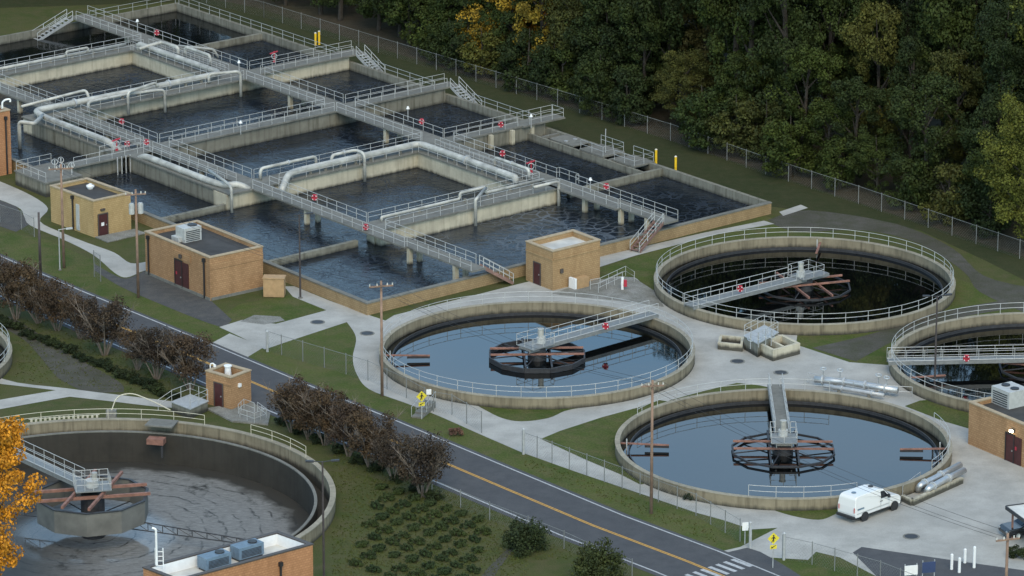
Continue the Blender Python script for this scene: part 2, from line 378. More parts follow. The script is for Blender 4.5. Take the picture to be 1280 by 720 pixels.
# ------------------------------------------------------------------ the setting: ground, road, paths
def sheet(name, px, z, mat, world=False, **kw):
    pts = [(p[0], p[1]) for p in (px if world else [G(*q) for q in px])]
    q = []
    for x, y in pts:
        if not q or (abs(q[-1][0] - x) + abs(q[-1][1] - y)) > .01: q.append((x, y))
    tris = tessellate_polygon([[Vector((x, y, 0)) for x, y in q]])
    fs = []
    for t in tris:
        a, b, c = [q[i] for i in t]
        ar = (b[0] - a[0]) * (c[1] - a[1]) - (c[0] - a[0]) * (b[1] - a[1])
        if abs(ar) > 1e-6: fs.append(tuple(t) if ar > 0 else tuple(reversed(t)))
    me = bpy.data.meshes.new(name); me.from_pydata([(x, y, z) for x, y in q], [], fs); me.materials.append(M[mat])
    o = bpy.data.objects.new(name, me); COL.objects.link(o); ORI[o.name] = Vector((0, 0, 0)); o['kind'] = 'structure'
    return o
def spline(pts, n=6):
    """Catmull-Rom through an open list of pixel points"""
    out = []
    P = [pts[0]] + list(pts) + [pts[-1]]
    for i in range(1, len(P) - 2):
        for k in range(n):
            t = k / n
            out.append(tuple(.5 * (2 * P[i][j] + (P[i+1][j] - P[i-1][j]) * t + (2 * P[i-1][j] - 5 * P[i][j] + 4 * P[i+1][j] - P[i+2][j]) * t * t + (3 * P[i][j] - P[i-1][j] - 3 * P[i+1][j] + P[i+2][j]) * t ** 3) for j in (0, 1)))
    out.append(pts[-1]); return out
C4 = Vector((-34.9, -62.6, 0)); R4 = 20.2
import bmesh
bm = bmesh.new()
def loop(pts):
    vs = [bm.verts.new((p[0], p[1], 0)) for p in pts]
    return [bm.edges.new((vs[i], vs[(i + 1) % len(vs)])) for i in range(len(vs))]
S = 6000
es = loop([(S * math.cos(2 * math.pi * i / 48), S * math.sin(2 * math.pi * i / 48)) for i in range(48)])
es += loop([(C4.x + (R4 - .2) * math.cos(2 * math.pi * i / 96), C4.y + (R4 - .2) * math.sin(2 * math.pi * i / 96)) for i in range(96)])
bmesh.ops.triangle_fill(bm, edges=es, use_beauty=True)
for f in bm.faces:
    if f.normal.z < 0: f.normal_flip()
me = bpy.data.meshes.new('ground'); bm.to_mesh(me); bm.free(); me.materials.append(M['grass'])
o = bpy.data.objects.new('ground', me); COL.objects.link(o); o['kind'] = 'structure'; ORI['ground'] = Vector((0, 0, 0))
# road
road_far = [(-220, 226), (0, 320), (100, 363), (263, 430), (400, 487.5), (500, 528), (667, 598), (780, 645), (900, 690), (1000, 731), (1100, 770)]
rf = [G(*p) for p in road_far]
def shift(pts, d):
    out = []
    for i, p in enumerate(pts):
        a = pts[max(0, i - 1)]; b = pts[min(len(pts) - 1, i + 1)]
        t = Vector((b.x - a.x, b.y - a.y, 0)).normalized(); n = Vector((t.y, -t.x, 0))
        out.append(p + n * d)
    return out
def band(name, pts, d0, d1, z, mat, parent=None, **kw):
    a = shift(pts, d0); b = shift(pts, d1); n = len(a); mb = MB()
    mb.add([(p.x, p.y, z) for p in a] + [(p.x, p.y, z) for p in b], [(i, i + 1, n + i + 1, n + i)[::-1] for i in range(n - 1)])
    o = mb.build(name, mat, parent)
    o.data.flip_normals() if o.data.polygons[0].normal.z < 0 else None
    return o
# shift(): positive d is towards the camera side of the road
road = band('road', rf, -.45, 7.6, .02, 'asphalt'); road['kind'] = 'structure'
band('edge_line', rf, -.06, .10, .032, 'road_white', road)
band('edge_line', rf, 6.95, 7.12, .032, 'road_white', road)
band('centre_line', rf, 3.35, 3.46, .032, 'road_yellow', road)
band('centre_line', rf, 3.54, 3.65, .032, 'road_yellow', road)
cw0 = G(880, 682); dr = (rf[8] - rf[7]).normalized(); nr = Vector((dr.y, -dr.x, 0))
base = rf[8] + dr * 3.0
for i in range(8):
    p = base + nr * (.5 + i * .86)
    mb = MB(); mb.add([(p + q).to_tuple() for q in (dr * -1.1 - nr * .2, dr * -1.1 + nr * .2, dr * 1.1 + nr * .2, dr * 1.1 - nr * .2)], [(0, 1, 2, 3)])
    for k in range(4): mb.v[k] = (mb.v[k][0], mb.v[k][1], .036)
    cwb = mb.build('crosswalk_bar', 'road_white', road)
    if cwb.data.polygons[0].normal.z < 0: cwb.data.flip_normals()
# verge lawn between the road and the tanks, then yard and paths laid on it
sheet('lawn', [(-260, 200), (-20, 285), (60, 300), (160, 345), (270, 400), (300, 380), (390, 365), (470, 395), (640, 362), (760, 332), (955, 270), (1010, 285), (1290, 380), (1290, 530), (1120, 760), (1010, 733), (900, 688), (667, 596), (500, 526), (263, 428), (0, 318), (-220, 224)], .006, 'lawn')
yard_px = spline([(480, 402), (455, 404), (433, 402)], 3) + spline([(433, 402), (445, 422), (441, 447), (446, 468), (462, 487), (507, 504), (548, 520), (600, 543), (653, 566)], 5) + \
    [(720, 590), (800, 617), (870, 641), (903, 650), (940, 662), (972, 660), (925, 684), (898, 690), (960, 697), (1010, 700), (1020, 690), (1050, 697), (1098, 722), (1140, 760), (1420, 760), (1420, 500), (1290, 470), (1117, 457), (1062, 453), (995, 431), (997, 416), (900, 380), (815, 366), (790, 343), (748, 350), (740, 337), (793, 320), (905, 291), (968, 280), (955, 276), (880, 291), (793, 311), (745, 322), (690, 345), (645, 356), (590, 370), (493, 394)]
sheet('yard', yard_px, .018, 'paving')
def island(name, px, z=.030, mat='lawn'): return sheet(name, px, z, mat)
island('grass_verge', spline([(585, 500), (605, 512), (628, 523), (652, 527), (685, 523), (706, 514), (730, 507), (650, 505)], 4))
island('grass_verge', [(676, 549), (700, 539), (752, 522), (800, 509), (822, 500), (880, 510), (840, 600), (800, 606), (777, 594), (730, 574)])
island('grass_verge', [(836, 501), (880, 489), (921, 479), (950, 482), (985, 490), (960, 500), (870, 505)])
island('grass_verge', spline([(955, 634), (990, 645), (1023, 650), (1042, 644), (1060, 632), (1040, 622)], 4))
island('grass_verge', [(1131, 508), (1150, 501), (1176, 499), (1211, 516), (1211, 536), (1180, 527)])
island('grass_verge', [(740, 339), (795, 325), (820, 345), (818, 362), (793, 347), (765, 345)])
island('asphalt_patch', [(893, 689), (908, 691), (934, 685), (950, 690), (972, 702), (1004, 722), (975, 735), (930, 712)], .030, 'asphalt')
island('asphalt_patch', [(1077, 684), (1066, 691), (1098, 723), (1140, 761), (1300, 761), (1300, 716), (1200, 702)], .030, 'asphalt')
island('asphalt_patch', [(741, 350), (790, 346), (820, 365), (830, 384), (790, 378), (700, 369), (690, 367)], .030, 'paving_old')
# left-hand paths
sheet('path', spline([(-40, 214), (0, 227), (40, 245), (60, 261), (50, 277), (80, 292), (110, 304), (143, 316), (163, 329), (185, 327)], 4) + [(190, 336), (176, 340)] + spline([(176, 340), (158, 347), (143, 341), (117, 319), (80, 300), (38, 282), (30, 270), (20, 258), (-40, 236)], 4), .019, 'paving')
sheet('driveway', [(-60, 228), (20, 258), (38, 280), (20, 290), (-60, 262)], .014, 'old_asphalt')
sheet('driveway', spline([(118, 330), (145, 345), (160, 348), (180, 339)], 4) + [(230, 362), (265, 377), (290, 400), (281, 410)] + spline([(281, 410), (255, 402), (200, 380), (150, 358), (118, 338)], 4), .014, 'old_asphalt')
sheet('path', [(263, 430), (287, 417), (330, 434), (307, 448)], .019, 'paving')
sheet('path', [(274, 409), (303, 400), (345, 405), (408, 388), (366, 371), (355, 358), (368, 358), (412, 376), (464, 395), (482, 401), (460, 408), (433, 403), (363, 426), (331, 437), (300, 421)], .020, 'paving')
sheet('path', [(974, 265), (1001, 256), (1010, 260), (979, 270)], .019, 'paving')
sheet('manhole_slab', [(300, 402), (318, 394), (350, 396), (356, 401), (330, 406)], .032, 'paving_old')
# near side of the road
sheet('footpath', spline([(-30, 442), (4, 474), (87, 486), (150, 494), (225, 503)], 4) + spline([(225, 510), (200, 509), (140, 502), (87, 496)], 4) + [(-30, 517), (-30, 505), (70, 488), (0, 480), (-30, 470)], .019, 'paving')
sheet('gravel_path', spline([(10, 395), (30, 405), (70, 432), (110, 455), (150, 478), (155, 490)], 4) + spline([(110, 492), (85, 480), (70, 470), (45, 440), (30, 425), (5, 410)], 4), .014, 'gravel')
sheet('gravel_path', spline([(640, 680), (628, 692), (612, 708), (596, 728)], 3) + spline([(612, 728), (632, 700), (648, 682)], 3), .014, 'gravel')
sheet('gravel_path', spline([(960, 275), (1010, 263), (1120, 280), (1190, 310), (1230, 345), (1290, 360)], 4) + spline([(1290, 395), (1225, 365), (1205, 340), (1150, 305), (1080, 288), (1000, 290), (968, 281)], 4), .012, 'gravel')
sheet('gravel_path', spline([(1015, 435), (1080, 420), (1140, 402), (1200, 385), (1290, 370)], 4) + spline([(1290, 382), (1215, 394), (1150, 410), (1110, 430), (1070, 452)], 4), .016, 'gravel')
sheet('shaded_grass', [(-300, 20), (60, 8), (217, 3), (580, 128), (820, 208), (962, 258), (1040, 268), (1150, 288), (1230, 325), (1330, 375), (1500, 460), (1500, 400), (1300, 326), (1220, 300), (957, 213), (700, 128), (473, 60), (330, 12), (200, -20), (-300, -50)], .008, 'shaded_grass')  # lawn strip beside the wood, tree shade painted into its colour
# ground under the wood
sheet('forest_floor', [(x, y) for x, y in [(x_.x, x_.y) for x_ in [G(-200, -40), G(200, -15), G(330, 12), G(473, 60), G(700, 130), G(957, 215), G(1220, 302), G(1300, 328), G(1500, 400)]]] + [(130, 20), (120, 200), (-90, 260), (-120, 160)], .010, 'dirt', world=True)
# ------------------------------------------------------------------ aeration tank
TV1 = 109.5; TU1 = 52.9
tank = thing('aeration_tank', 'large rectangular concrete aeration tank divided into dark water cells', 'water tank', W(TU1 / 2, TV1 / 2))
mb = MB(); mb.uvbox(0, TU1, 0, .4, 0, 1.13); mb.build('outer_wall', 'brick_wall', tank)
mb = MB(); mb.uvbox(-.05, TU1 + .05, -.05, .45, 1.13, 1.25); mb.build('coping', 'deck_concrete', tank)
mb = MB(); mb.uvbox(0, .4, .402, TV1, 0, 1.13); mb.build('outer_wall', 'brick_wall', tank)
mb = MB(); mb.uvbox(-.05, .45, .455, TV1, 1.13, 1.25); mb.build('coping', 'deck_concrete', tank)
mb = MB(); mb.uvbox(TU1 - .45, TU1, .402, TV1, 0, 1.25); mb.build('outer_wall', 'old_concrete', tank)
mb = MB(); mb.uvbox(.402, TU1 - .452, TV1 - .4, TV1, 0, 1.25); mb.build('outer_wall', 'old_concrete', tank)
def wall(u0, u1, v0, v1, z1=1.92, mat='tank_concrete'):
    mb = MB(); mb.uvbox(u0, u1, v0, v1, 0, z1); return mb.build('partition_wall', mat, tank)
wall(13.9, 37.6, 16.15, 18.6)
wall(8.9, 37.0, 36.3, 38.7)
wall(12.0, TU1 - .46, 54.95, 56.3, mat='old_concrete')
wall(8.5, TU1 - .46, 73.3, 75.0)
wall(8.5, 35.5, 91.5, 93.2)
wall(34.05, 36.0, 18.61, 36.29)
wall(34.05, 36.0, 75.01, 91.49)
wall(9.1, 10.8, 38.71, 54.94, mat='old_concrete')
wall(8.5, 10.6, 56.31, 73.29, mat='old_concrete')
wall(37.01, TU1 - .46, 36.9, 38.2, mat='old_concrete')
wall(.41, 12.0, 17.5, 18.0, .95, 'old_concrete')
wall(.41, 8.89, 36.4, 36.9, .95, 'old_concrete')
wall(39.5, TU1 - .46, 16.9, 17.4, 1.1, 'old_concrete')
wall(38.5, TU1 - .46, 90.9, 91.4, 1.1, 'old_concrete')
wall(2.0, 8.49, 55.3, 56.3, 1.92, 'old_concrete')
# the far side channel with its cross beams
mb = MB(); mb.uvbox(TU1 - 3.0, TU1 - 2.7, 17.41, 36.89, 0, 1.1); mb.build('channel_wall', 'old_concrete', tank)
for vv in (19.5, 23, 27, 31, 34.5):
    mb = MB(); mb.uvbox(TU1 - 2.69, TU1 - .46, vv, vv + .35, .85, 1.15); mb.build('cross_beam', 'deck_concrete', tank)
def wtr(u0, u1, v0, v1, mat, z=.3):
    mb = MB(); p = [W(u0, v0, z), W(u1, v0, z), W(u1, v1, z), W(u0, v1, z)]
    mb.add(p, [(0, 1, 2, 3)]); o = mb.build('water', mat); o['kind'] = 'structure'
    if o.data.polygons[0].normal.z < 0: o.data.flip_normals()
wtr(.2, 14.5, .2, 17.4, 'aerated_water', .299); wtr(14.5001, 38.0, .2, 17.4, 'foamy_water'); wtr(38.0001, 52.7, .2, 17.2, 'aerated_water', .2995)
wtr(.2, 52.7, 17.2001, 37.6, 'aerated_water', .301)
wtr(.2, 52.7, 37.6001, 55.6, 'aerated_water', .302)
wtr(.2, 52.7, 55.6001, 74.1, 'aerated_water', .303)
wtr(.2, 52.7, 74.1001, 92.3, 'aerated_water', .304)
wtr(.2, 52.7, 92.3001, 109.2, 'channel_water', .305)
ZD = 2.1
def walkway(label, near, far, slab, cols=(), stairs=None, rail=True, colmat='tank_concrete'):
    """near/far: (u, v) polylines of the two railings; slab: (u,v) polygons"""
    c = W(*slab[0][0])
    t = thing('walkway', label, 'walkway', (c.x, c.y, 0), 'raised walkways over the aeration tank')
    for s in slab:
        mb = MB(); mb.prism([W(*p) for p in s], 1.93, ZD); mb.build('deck', 'deck_concrete', t)
    for line in list(near) + list(far): railing(t, [W(p[0], p[1], ZD) for p in line], 1.0, 1.75)
    for (u, v) in cols:
        mb = MB(); mb.uvbox(u - .22, u + .22, v - .22, v + .22, -.2, 1.928); mb.build('column', colmat, t)
    return t
def stairs(parent, p, q, width, n=9, sm='galvanised'):
    """flight from top edge centre p down to q"""
    d = Vector((q.x - p.x, q.y - p.y, 0)).normalized(); s = Vector((-d.y, d.x, 0)) * width / 2
    mb = MB()
    for k in range(n):
        a = p.lerp(q, (k + .5) / n); mb.beam(a - s, a + s, .28, .05)
    o = mb.build('treads', sm, parent)
    for sg in (-1, 1):
        mb = MB(); mb.beam(p + s * sg, q + s * sg, .07, .30); mb.build('stringer', sm, parent)
        mb = MB()
        for hh in (1.0, .52): mb.tube([p + s * sg + Vector((0, 0, hh)), q + s * sg + Vector((0, 0, hh))], .028)
        h = mb.build('handrail', 'rail_paint', parent)
        for k in range(4): add_post(h, p.lerp(q, k / 3) + s * sg, 1.0)
A0, A1 = 12.4, 14.2; B0, B1 = 37.5, 39.4
wa = walkway('long walkway nearest the brick buildings, above the left row of cells', [[(A0, -.6), (A0, 9.8), (A0 - .35, 9.8), (A0 - .35, 36.0)], [(A0 - .35, 39.0), (A0 - .35, 54.6)], [(A0, 56.9), (A0, 72.0)], [(A0, 75.5), (A0, 91.0)], [(A0, 94), (A0, 109)]],
    [[(A1, .9), (A1, 15.8)], [(A1, 19), (A1, 36)], [(A1, 39.2), (A1, 54.6)], [(A1, 56.9), (A1, 72)], [(A1, 75.5), (A1, 91)], [(A1, 94), (A1, 109)]],
    [[(A0 - .35, 9.8), (A1, 9.8), (A1, 109.3), (A0 - .35, 109.3)], [(A0, -.7), (A1, -.7), (A1, 9.795), (A0, 9.795)]],
    [(A0 + .25, 9.7), (A0 + 1.5, 9.7), (A0 + .25, 2.2), (A0 + 1.5, 2.2), (A0 + .1, 27), (A0 + 1.5, 27), (A0 + .1, 46), (A0 + .1, 64), (A0 + .1, 82), (A0 + 1.5, 17.2)])
stairs(wa, W(A1 + .02, .05, 2.05), W(17.0, .05 - 1.75, .1).lerp(W(17.4, -.4, .1), .6), 1.0, sm='stair_steel')
wb = walkway('long walkway farthest from the brick buildings, above the right row of cells', [[(B0, -.4), (B0, 6.3), (B0 - .3, 6.3), (B0 - .3, 15.8)], [(B0 - .5, 19), (B0 - .5, 36)], [(B0 - .7, 39), (B0 - .7, 54.6)], [(B0 - .7, 56.9), (B0 - .7, 72)], [(B0 - .7, 75.5), (B0 - .7, 91)], [(B0 - .7, 93.5), (B0 - .7, 107.5)]],
    [[(B1, -.6), (B1, 15.8), (B1 + .4, 15.8), (B1 + .4, 19), (B1, 19), (B1, 36.6)], [(B1, 38.6), (B1, 54.6)], [(B1, 56.9), (B1, 72)], [(B1, 75.5), (B1, 91)], [(B1, 91), (B1, 108.9)]],
    [[(B0 - .7, 6.3), (B1, 6.3), (B1, 109.2), (B0 - .7, 109.2)], [(B0, -.7), (B1, -.7), (B1, 6.295), (B0, 6.295)]],
    [(B0 + .2, 6.4), (B1 - .3, 6.4), (B0 + .2, 2.2), (B1 - .3, 2.2), (B0, 12), (B1 - .3, 12), (B0 - .3, 28), (B1 - .3, 28), (B0 - .3, 46), (B1 - .3, 46), (B0 - .3, 64), (B1 - .3, 64), (B1 - .3, 83), (B1 - .3, 100)])
stairs(wb, W(B0 - .02, .1, 2.05), W(33.2, -1.1, .1), 1.1, sm='stair_steel')
stairs(wb, W(B0 - .9, 108.6, 2.05), W(B0 - 6, 108.6, .2), 1.2)
walkway('cross walkway with two pale rails nearest the brick end wall', [[(A1 + .2, 15.95), (37.2, 15.95)]], [[(A1 + .1, 18.85), (36.9, 18.85)]], [[(A1 + .003, 15.9), (B0 - .303, 15.9), (B0 - .303, 18.95), (A1 + .003, 18.95)]])
walkway('cross walkway carrying the thick white pipe, second from the brick end wall', [[(15.5, 36.05), (33.2, 36.05)]], [[(A1 + .1, 38.95), (36.6, 38.95)]], [[(A1 + .003, 36.0), (B0 - .703, 36.0), (B0 - .703, 39.0), (A1 + .003, 39.0)], [(9.0, 36.0), (A0 - .353, 36.0), (A0 - .353, 39.0), (9.0, 39.0)]])
wc = walkway('cross walkway without pipes running the full width of the tank to the far edge', [[(A1 + .1, 54.8), (36.6, 54.8)], [(B1 + .1, 54.8), (52.6, 54.8)], [(2.0, 54.8), (11.8, 54.8)]], [[(A1 + .1, 56.6), (36.6, 56.6)], [(B1 + .1, 56.6), (53.6, 56.6)], [(6.5, 56.6), (11.8, 56.6)]],
    [[(A1 + .003, 54.7), (B0 - .703, 54.7), (B0 - .703, 56.7), (A1 + .003, 56.7)], [(B1 + .003, 54.7), (54.2, 54.7), (54.2, 56.7), (B1 + .003, 56.7)], [(2.0, 54.7), (A0 - .353, 54.7), (A0 - .353, 56.7), (2.0, 56.7)]])
stairs(wc, W(53.6, 54.68, 2.05), W(53.6, 50.5, .2), 1.2)
wd = walkway('cross walkway with looping white pipes, fourth from the brick end wall', [[(A1 + 1, 72.25), (36.6, 72.25)], [(B1 + .1, 73.0), (52.8, 73.0)]], [[(A1 + .1, 75.2), (33.5, 75.2)], [(B1 + .1, 75.2), (54.2, 75.2)]],
    [[(A1 + .003, 72.2), (B0 - .703, 72.2), (B0 - .703, 75.25), (A1 + .003, 75.25)], [(B1 + .003, 72.9), (54.6, 72.9), (54.6, 75.3), (B1 + .003, 75.3)], [(8.4, 72.2), (A0 - .353, 72.2), (A0 - .353, 75.25), (8.4, 75.25)]])
stairs(wd, W(53.8, 72.88, 2.05), W(53.8, 69, .3), 1.2)
walkway('cross walkway with a slim pipe along it, farthest from the brick end wall', [[(A1 + .1, 91.25), (35.6, 91.25)]], [[(A1 + .1, 93.4), (36.6, 93.4)]], [[(A1 + .003, 91.2), (B0 - .703, 91.2), (B0 - .703, 93.5), (A1 + .003, 93.5)], [(8.4, 91.2), (A0 - .353, 91.2), (A0 - .353, 93.5), (8.4, 93.5)]])
walkway('short walkway with a lookout platform reaching past the far tank edge', [[(B1 + .1, 36.85), (48.5, 36.85)], [(50, 36.6), (54.8, 36.6), (54.8, 38.6)]], [[(B1 + .1, 38.5), (54.8, 38.5)]], [[(B1 + .003, 36.75), (49, 36.75), (49, 38.6), (B1 + .003, 38.6)], [(49.003, 36.5), (55, 36.5), (55, 38.7), (49.003, 38.7)]], [(44.5, 36.6), (47.5, 36.6), (50.5, 36.9)])
walkway('narrow walkway along the right wall of the second cell, under a thick pipe', [[(33.95, 19.1), (33.95, 35.9)]], [[(36.2, 19.1), (36.2, 35.9)]], [[(33.9, 18.953), (36.3, 18.953), (36.3, 35.997), (33.9, 35.997)]])
walkway('narrow walkway along the right wall of the fifth cell, under a thick pipe', [[(33.95, 75.4), (33.95, 91)]], [[(36.2, 75.4), (36.2, 91)]], [[(33.9, 75.253), (36.3, 75.253), (36.3, 91.197), (33.9, 91.197)]])
walkway('stained side walkway with a thick pipe beside the transformer pole', [[(10.7, 39.2), (10.7, 54.4)]], [], [[(8.95, 39.003), (10.9, 39.003), (10.9, 54.697), (8.95, 54.697)]])
walkway('stained side walkway with a thick pipe behind the orange brick building', [[(8.5, 57), (8.5, 72)]], [[(10.6, 57), (10.6, 72)]], [[(8.4, 56.703), (10.7, 56.703), (10.7, 72.197), (8.4, 72.197)]])
# rails standing directly on the far tank wall
for nm, vv in (('between the cross walkways with stairs', (57.2, 69.0)), ('between the stair and the lookout platform', (38.9, 50.3)), ('beside the farthest dark cells', (76, 108.8))):
    c = W(TU1, vv[0]); t = thing('guard_railing', 'thin grey guard railing on the far tank wall, ' + nm, 'railing', (c.x, c.y, 1.25), 'guard railings on the far tank wall')
    railing(t, [W(TU1 - .2, vv[0], 1.25), W(TU1 - .2, vv[1], 1.25)], 1.0, 2.2, mat='galvanised')
c = W(16, 109); t = thing('guard_railing', 'thin grey guard railing on the end wall beneath the top left trees', 'railing', (c.x, c.y, 1.25), 'guard railings on the far tank wall')
railing(t, [W(39.9, 109.3, 1.25), W(52.5, 109.3, 1.25)], 1.0, 2.2, mat='galvanised')
for lab, v0, v1, u0 in (('railed gate platform with a thin mast on the far channel wall', 24, 28, 50.0), ('low railed platform nearest the yellow bollards on the far channel wall', 19, 22.5, 50.2)):
    c = W(u0, v0); t = thing('gate_platform', lab, 'platform', (c.x, c.y, 1.25), 'railed platforms on the far channel wall')
    mb = MB(); mb.uvbox(u0, TU1 + .2, v0, v1, 1.152, 1.32); mb.build('deck', 'deck_concrete', t)
    railing(t, [W(u0 + .1, v1 - .1, 1.32), W(u0 + .1, v0 + .1, 1.32), W(TU1 + .1, v0 + .1, 1.32), W(TU1 + .1, v1 - .1, 1.32)], 1.0, 1.6, mat='galvanised')
    if u0 == 50.0:
        add_post(t, W(51.2, 25, 1.32), 2.6, 'galvanised', .05, 'mast')
c = W(51, 31); t = thing('channel_hatch', 'flat grey cover slab on the far channel beside the lookout platform', 'hatch', (c.x, c.y, 1.16))
mb = MB(); mb.uvbox(50.2, 52.6, 29.3, 33.4, 1.155, 1.27); mb.build('slab', 'deck_concrete', t)
mb = MB(); mb.uvbox(50.6, 50.9, 31, 31.4, 1.27, 1.36); mb.uvbox(51.9, 52.2, 31, 31.4, 1.27, 1.36); mb.build('lifting_handles', 'galvanised', t)
# west end gate platform
c = W(0, 57); t = thing('gate_platform', 'grey grated platform with gate wheels beside the yellow brick building', 'platform', (c.x, c.y, 0))
mb = MB(); mb.uvbox(-2.6, 1.99, 53.2, 59.2, 0, 1.45); mb.build('base', 'old_concrete', t)
mb = MB(); mb.uvbox(-2.7, 1.995, 53.1, 59.3, 1.452, 1.6); mb.build('grating', 'deck_concrete', t)
railing(t, [W(-2.5, 53.3, 1.6), W(-2.5, 59.1, 1.6), W(1.9, 59.1, 1.6)], 1.0, 1.5)
for i, (u, v) in enumerate(((0.2, 54.3), (1.2, 54.0), (0.5, 56.2), (1.4, 56.4))):
    mb = MB(); p = W(u, v, 1.6); mb.tube([p, p + Vector((0, 0, 1.2))], .08, 8); torus(mb, p + Vector((0, 0, 1.0)), .3, .035, (.3, -.8, .3)); mb.build('gate_wheel', 'galvanised', t)
c = W(6, 54.5); t = thing('drain_pipes', 'row of thin grey pipes dropping from the walkway behind the yellow building', 'pipes', (c.x, c.y, 0))
for k in range(4):
    add_post(t, W(7.4 + k * .55, 54.55, .3), 1.9, 'galvanised', .07, 'pipe')
# ------------------------------------------------------------------ air pipes
def pipe(label, pts, r, mat='pipe_coat', supports=(), flanges=(), rc=.7):
    t = thing('air_pipe', label, 'pipe', (pts[0].x, pts[0].y, 0), 'white pipes on the aeration tank')
    mb = MB(); sp = smooth_path(pts, rc, 6); mb.tube(sp, r, 12); mb.build('pipe', mat, t, True)
    for (p, z) in supports:
        mb = MB(); mb.box(p, .3, .3, z, p.z - r * .7); mb.build('bracket', 'deck_concrete', t)
    for f in flanges:
        a, b = pts[f], pts[f + 1]; d = (b - a).normalized(); m_ = a.lerp(b, .5)
        mb = MB(); mb.tube([m_ - d * .09, m_ + d * .09], r * 1.45, 12); mb.build('flange', 'galvanised', t)
    return t
def sup(u0, v0, u1, v1, z, n, zb=ZD): return [(W(u0 + (u1 - u0) * (i + .5) / n, v0 + (v1 - v0) * (i + .5) / n, z), zb) for i in range(n)]
pipe('thickest white pipe bending down at the second cell and running round its corner', [W(14.9, 34.9, 1.2), W(15.2, 35.0, 1.9), W(16.8, 36.2, 2.75), W(18.5, 36.6, 2.75), W(34.6, 36.6, 2.75), W(34.6, 20, 2.75), W(34.6, 20, 2.2)], .36, supports=sup(19, 36.6, 33, 36.6, 2.75, 7) + sup(34.6, 34, 34.6, 22, 2.75, 5), flanges=(3, 4), rc=1.1)
pipe('long pale pipe on the nearest cross walkway with a raised step in it', [W(15.6, 18.3, 2.1), W(15.6, 18.3, 2.5), W(25.8, 18.3, 2.5), W(25.8, 18.3, 3.1), W(29.2, 18.3, 3.1), W(29.2, 18.3, 2.5), W(37.0, 18.3, 2.5)], .15, supports=sup(16, 18.3, 37, 18.3, 2.5, 7), rc=.4)
pipe('drop pipe dipping into the foamy cell from the middle of the nearest cross walkway', [W(29.0, 18.0, 3.1), W(25.9, 15.6, 3.1), W(25.75, 15.6, 3.0), W(25.75, 15.6, .1)], .16, rc=.5)
pipe('drop pipe dipping into the foamy cell by the right hand walkway', [W(33.5, 15.6, 2.9), W(36.9, 15.6, 2.9), W(36.9, 15.6, .1)], .16, rc=.5)
pipe('white pipe loop beside the elbow of the thickest pipe', [W(14.6, 38.2, 2.1), W(14.6, 38.2, 3.3), W(21.9, 38.2, 3.3), W(21.9, 38.2, 2.2)], .17, supports=[], flanges=(1,), rc=.6)
pipe('white drop pipe arching over the thickest pipe into the second cell', [W(23.3, 37.3, 2.3), W(23.3, 37.3, 3.35), W(26.5, 37.3, 3.35), W(26.5, 35.7, 3.3), W(26.5, 35.7, .1)], .17, flanges=(1,), rc=.6)
pipe('thick white pipe running round the corner of the fifth cell', [W(34.7, 90.8, 2.1), W(34.7, 90.8, 2.75), W(34.7, 74.0, 2.75), W(20.0, 74.0, 2.75), W(9.4, 74.2, 2.75), W(8.9, 71, 2.75), W(9.0, 58.5, 2.75), W(9.6, 57.0, 1.7)], .34, supports=sup(34.7, 90, 34.7, 76, 2.75, 5) + sup(33, 74, 20, 74, 2.75, 6) + sup(9, 70, 9, 60, 2.75, 4), flanges=(2, 3), rc=1.2)
pipe('slim white pipe along the farthest cross walkway', [W(9, 92.6, 2.5), W(34.0, 92.6, 2.5)], .17, supports=sup(10, 92.6, 34, 92.6, 2.5, 8))
pipe('short white loop on the slim far pipe', [W(25.5, 92.3, 2.5), W(25.5, 92.3, 3.1), W(28.5, 92.3, 3.1), W(28.5, 92.3, 2.5)], .12, rc=.4)
pipe('white drop pipe into the fourth cell close to the red lever', [W(32.4, 73.2, 2.2), W(32.4, 73.2, 3.2), W(35.9, 71.9, 3.2), W(35.9, 71.9, .1)], .17, rc=.6)
pipe('white drop pipe with two parallel runs left of the fourth cell', [W(15.6, 72.6, 2.1), W(15.6, 72.6, 3.0), W(21.0, 72.6, 3.0), W(25.4, 71.9, 2.9), W(25.4, 71.9, .1)], .16, rc=.6)
pipe('short standing white loop above the fourth cell corner', [W(20.5, 72.0, .9), W(20.5, 72.0, 3.4), W(24.9, 73.0, 3.5), W(25.2, 73.0, 3.0)], .17, rc=.5)
pipe('white pipe crossing from the orange building over the left walkway', [W(9.2, 76.4, 2.8), W(17.8, 76.4, 3.2), W(17.8, 75.8, 2.3)], .16, rc=.5)
pipe('white stub pipe above the fifth cell corner', [W(33.2, 88.5, 2.9), W(36.3, 88.5, 3.2), W(36.4, 85.2, 3.2), W(36.4, 85.2, 2.3)], .2, rc=.6)
pipe('rust-stained thick pipe bending down at the end of the stained side wall', [W(9.7, 54.5, 1.4), W(9.6, 52.6, 2.4), W(9.6, 40.2, 2.4), W(9.9, 38.0, 2.4), W(11.3, 37.6, 2.4), W(12.0, 36.5, 1.9)], .34, supports=sup(9.6, 51, 9.6, 40, 2.4, 5), rc=1.0)
pipe('slim drop pipe into the left cell beside the roof unit', [W(10.4, 41.6, 3.1), W(9.4, 37.2, 3.1), W(8.9, 35.4, 3.0), W(8.9, 35.4, .1)], .15, rc=.5)
pipe('twin white pipe loop near the right walkway in the second cell', [W(36.6, 26.0, 2.1), W(36.6, 26.0, 3.2), W(36.6, 20.2, 3.2), W(36.6, 20.2, 2.1)], .17, flanges=(1,), rc=.5)
pipe('white pipe loop over the cross walkway by the far red lever', [W(37.0, 84.6, 2.2), W(37.0, 84.6, 3.3), W(37.0, 79.5, 3.3), W(37.0, 79.5, 2.2)], .18, rc=.5)
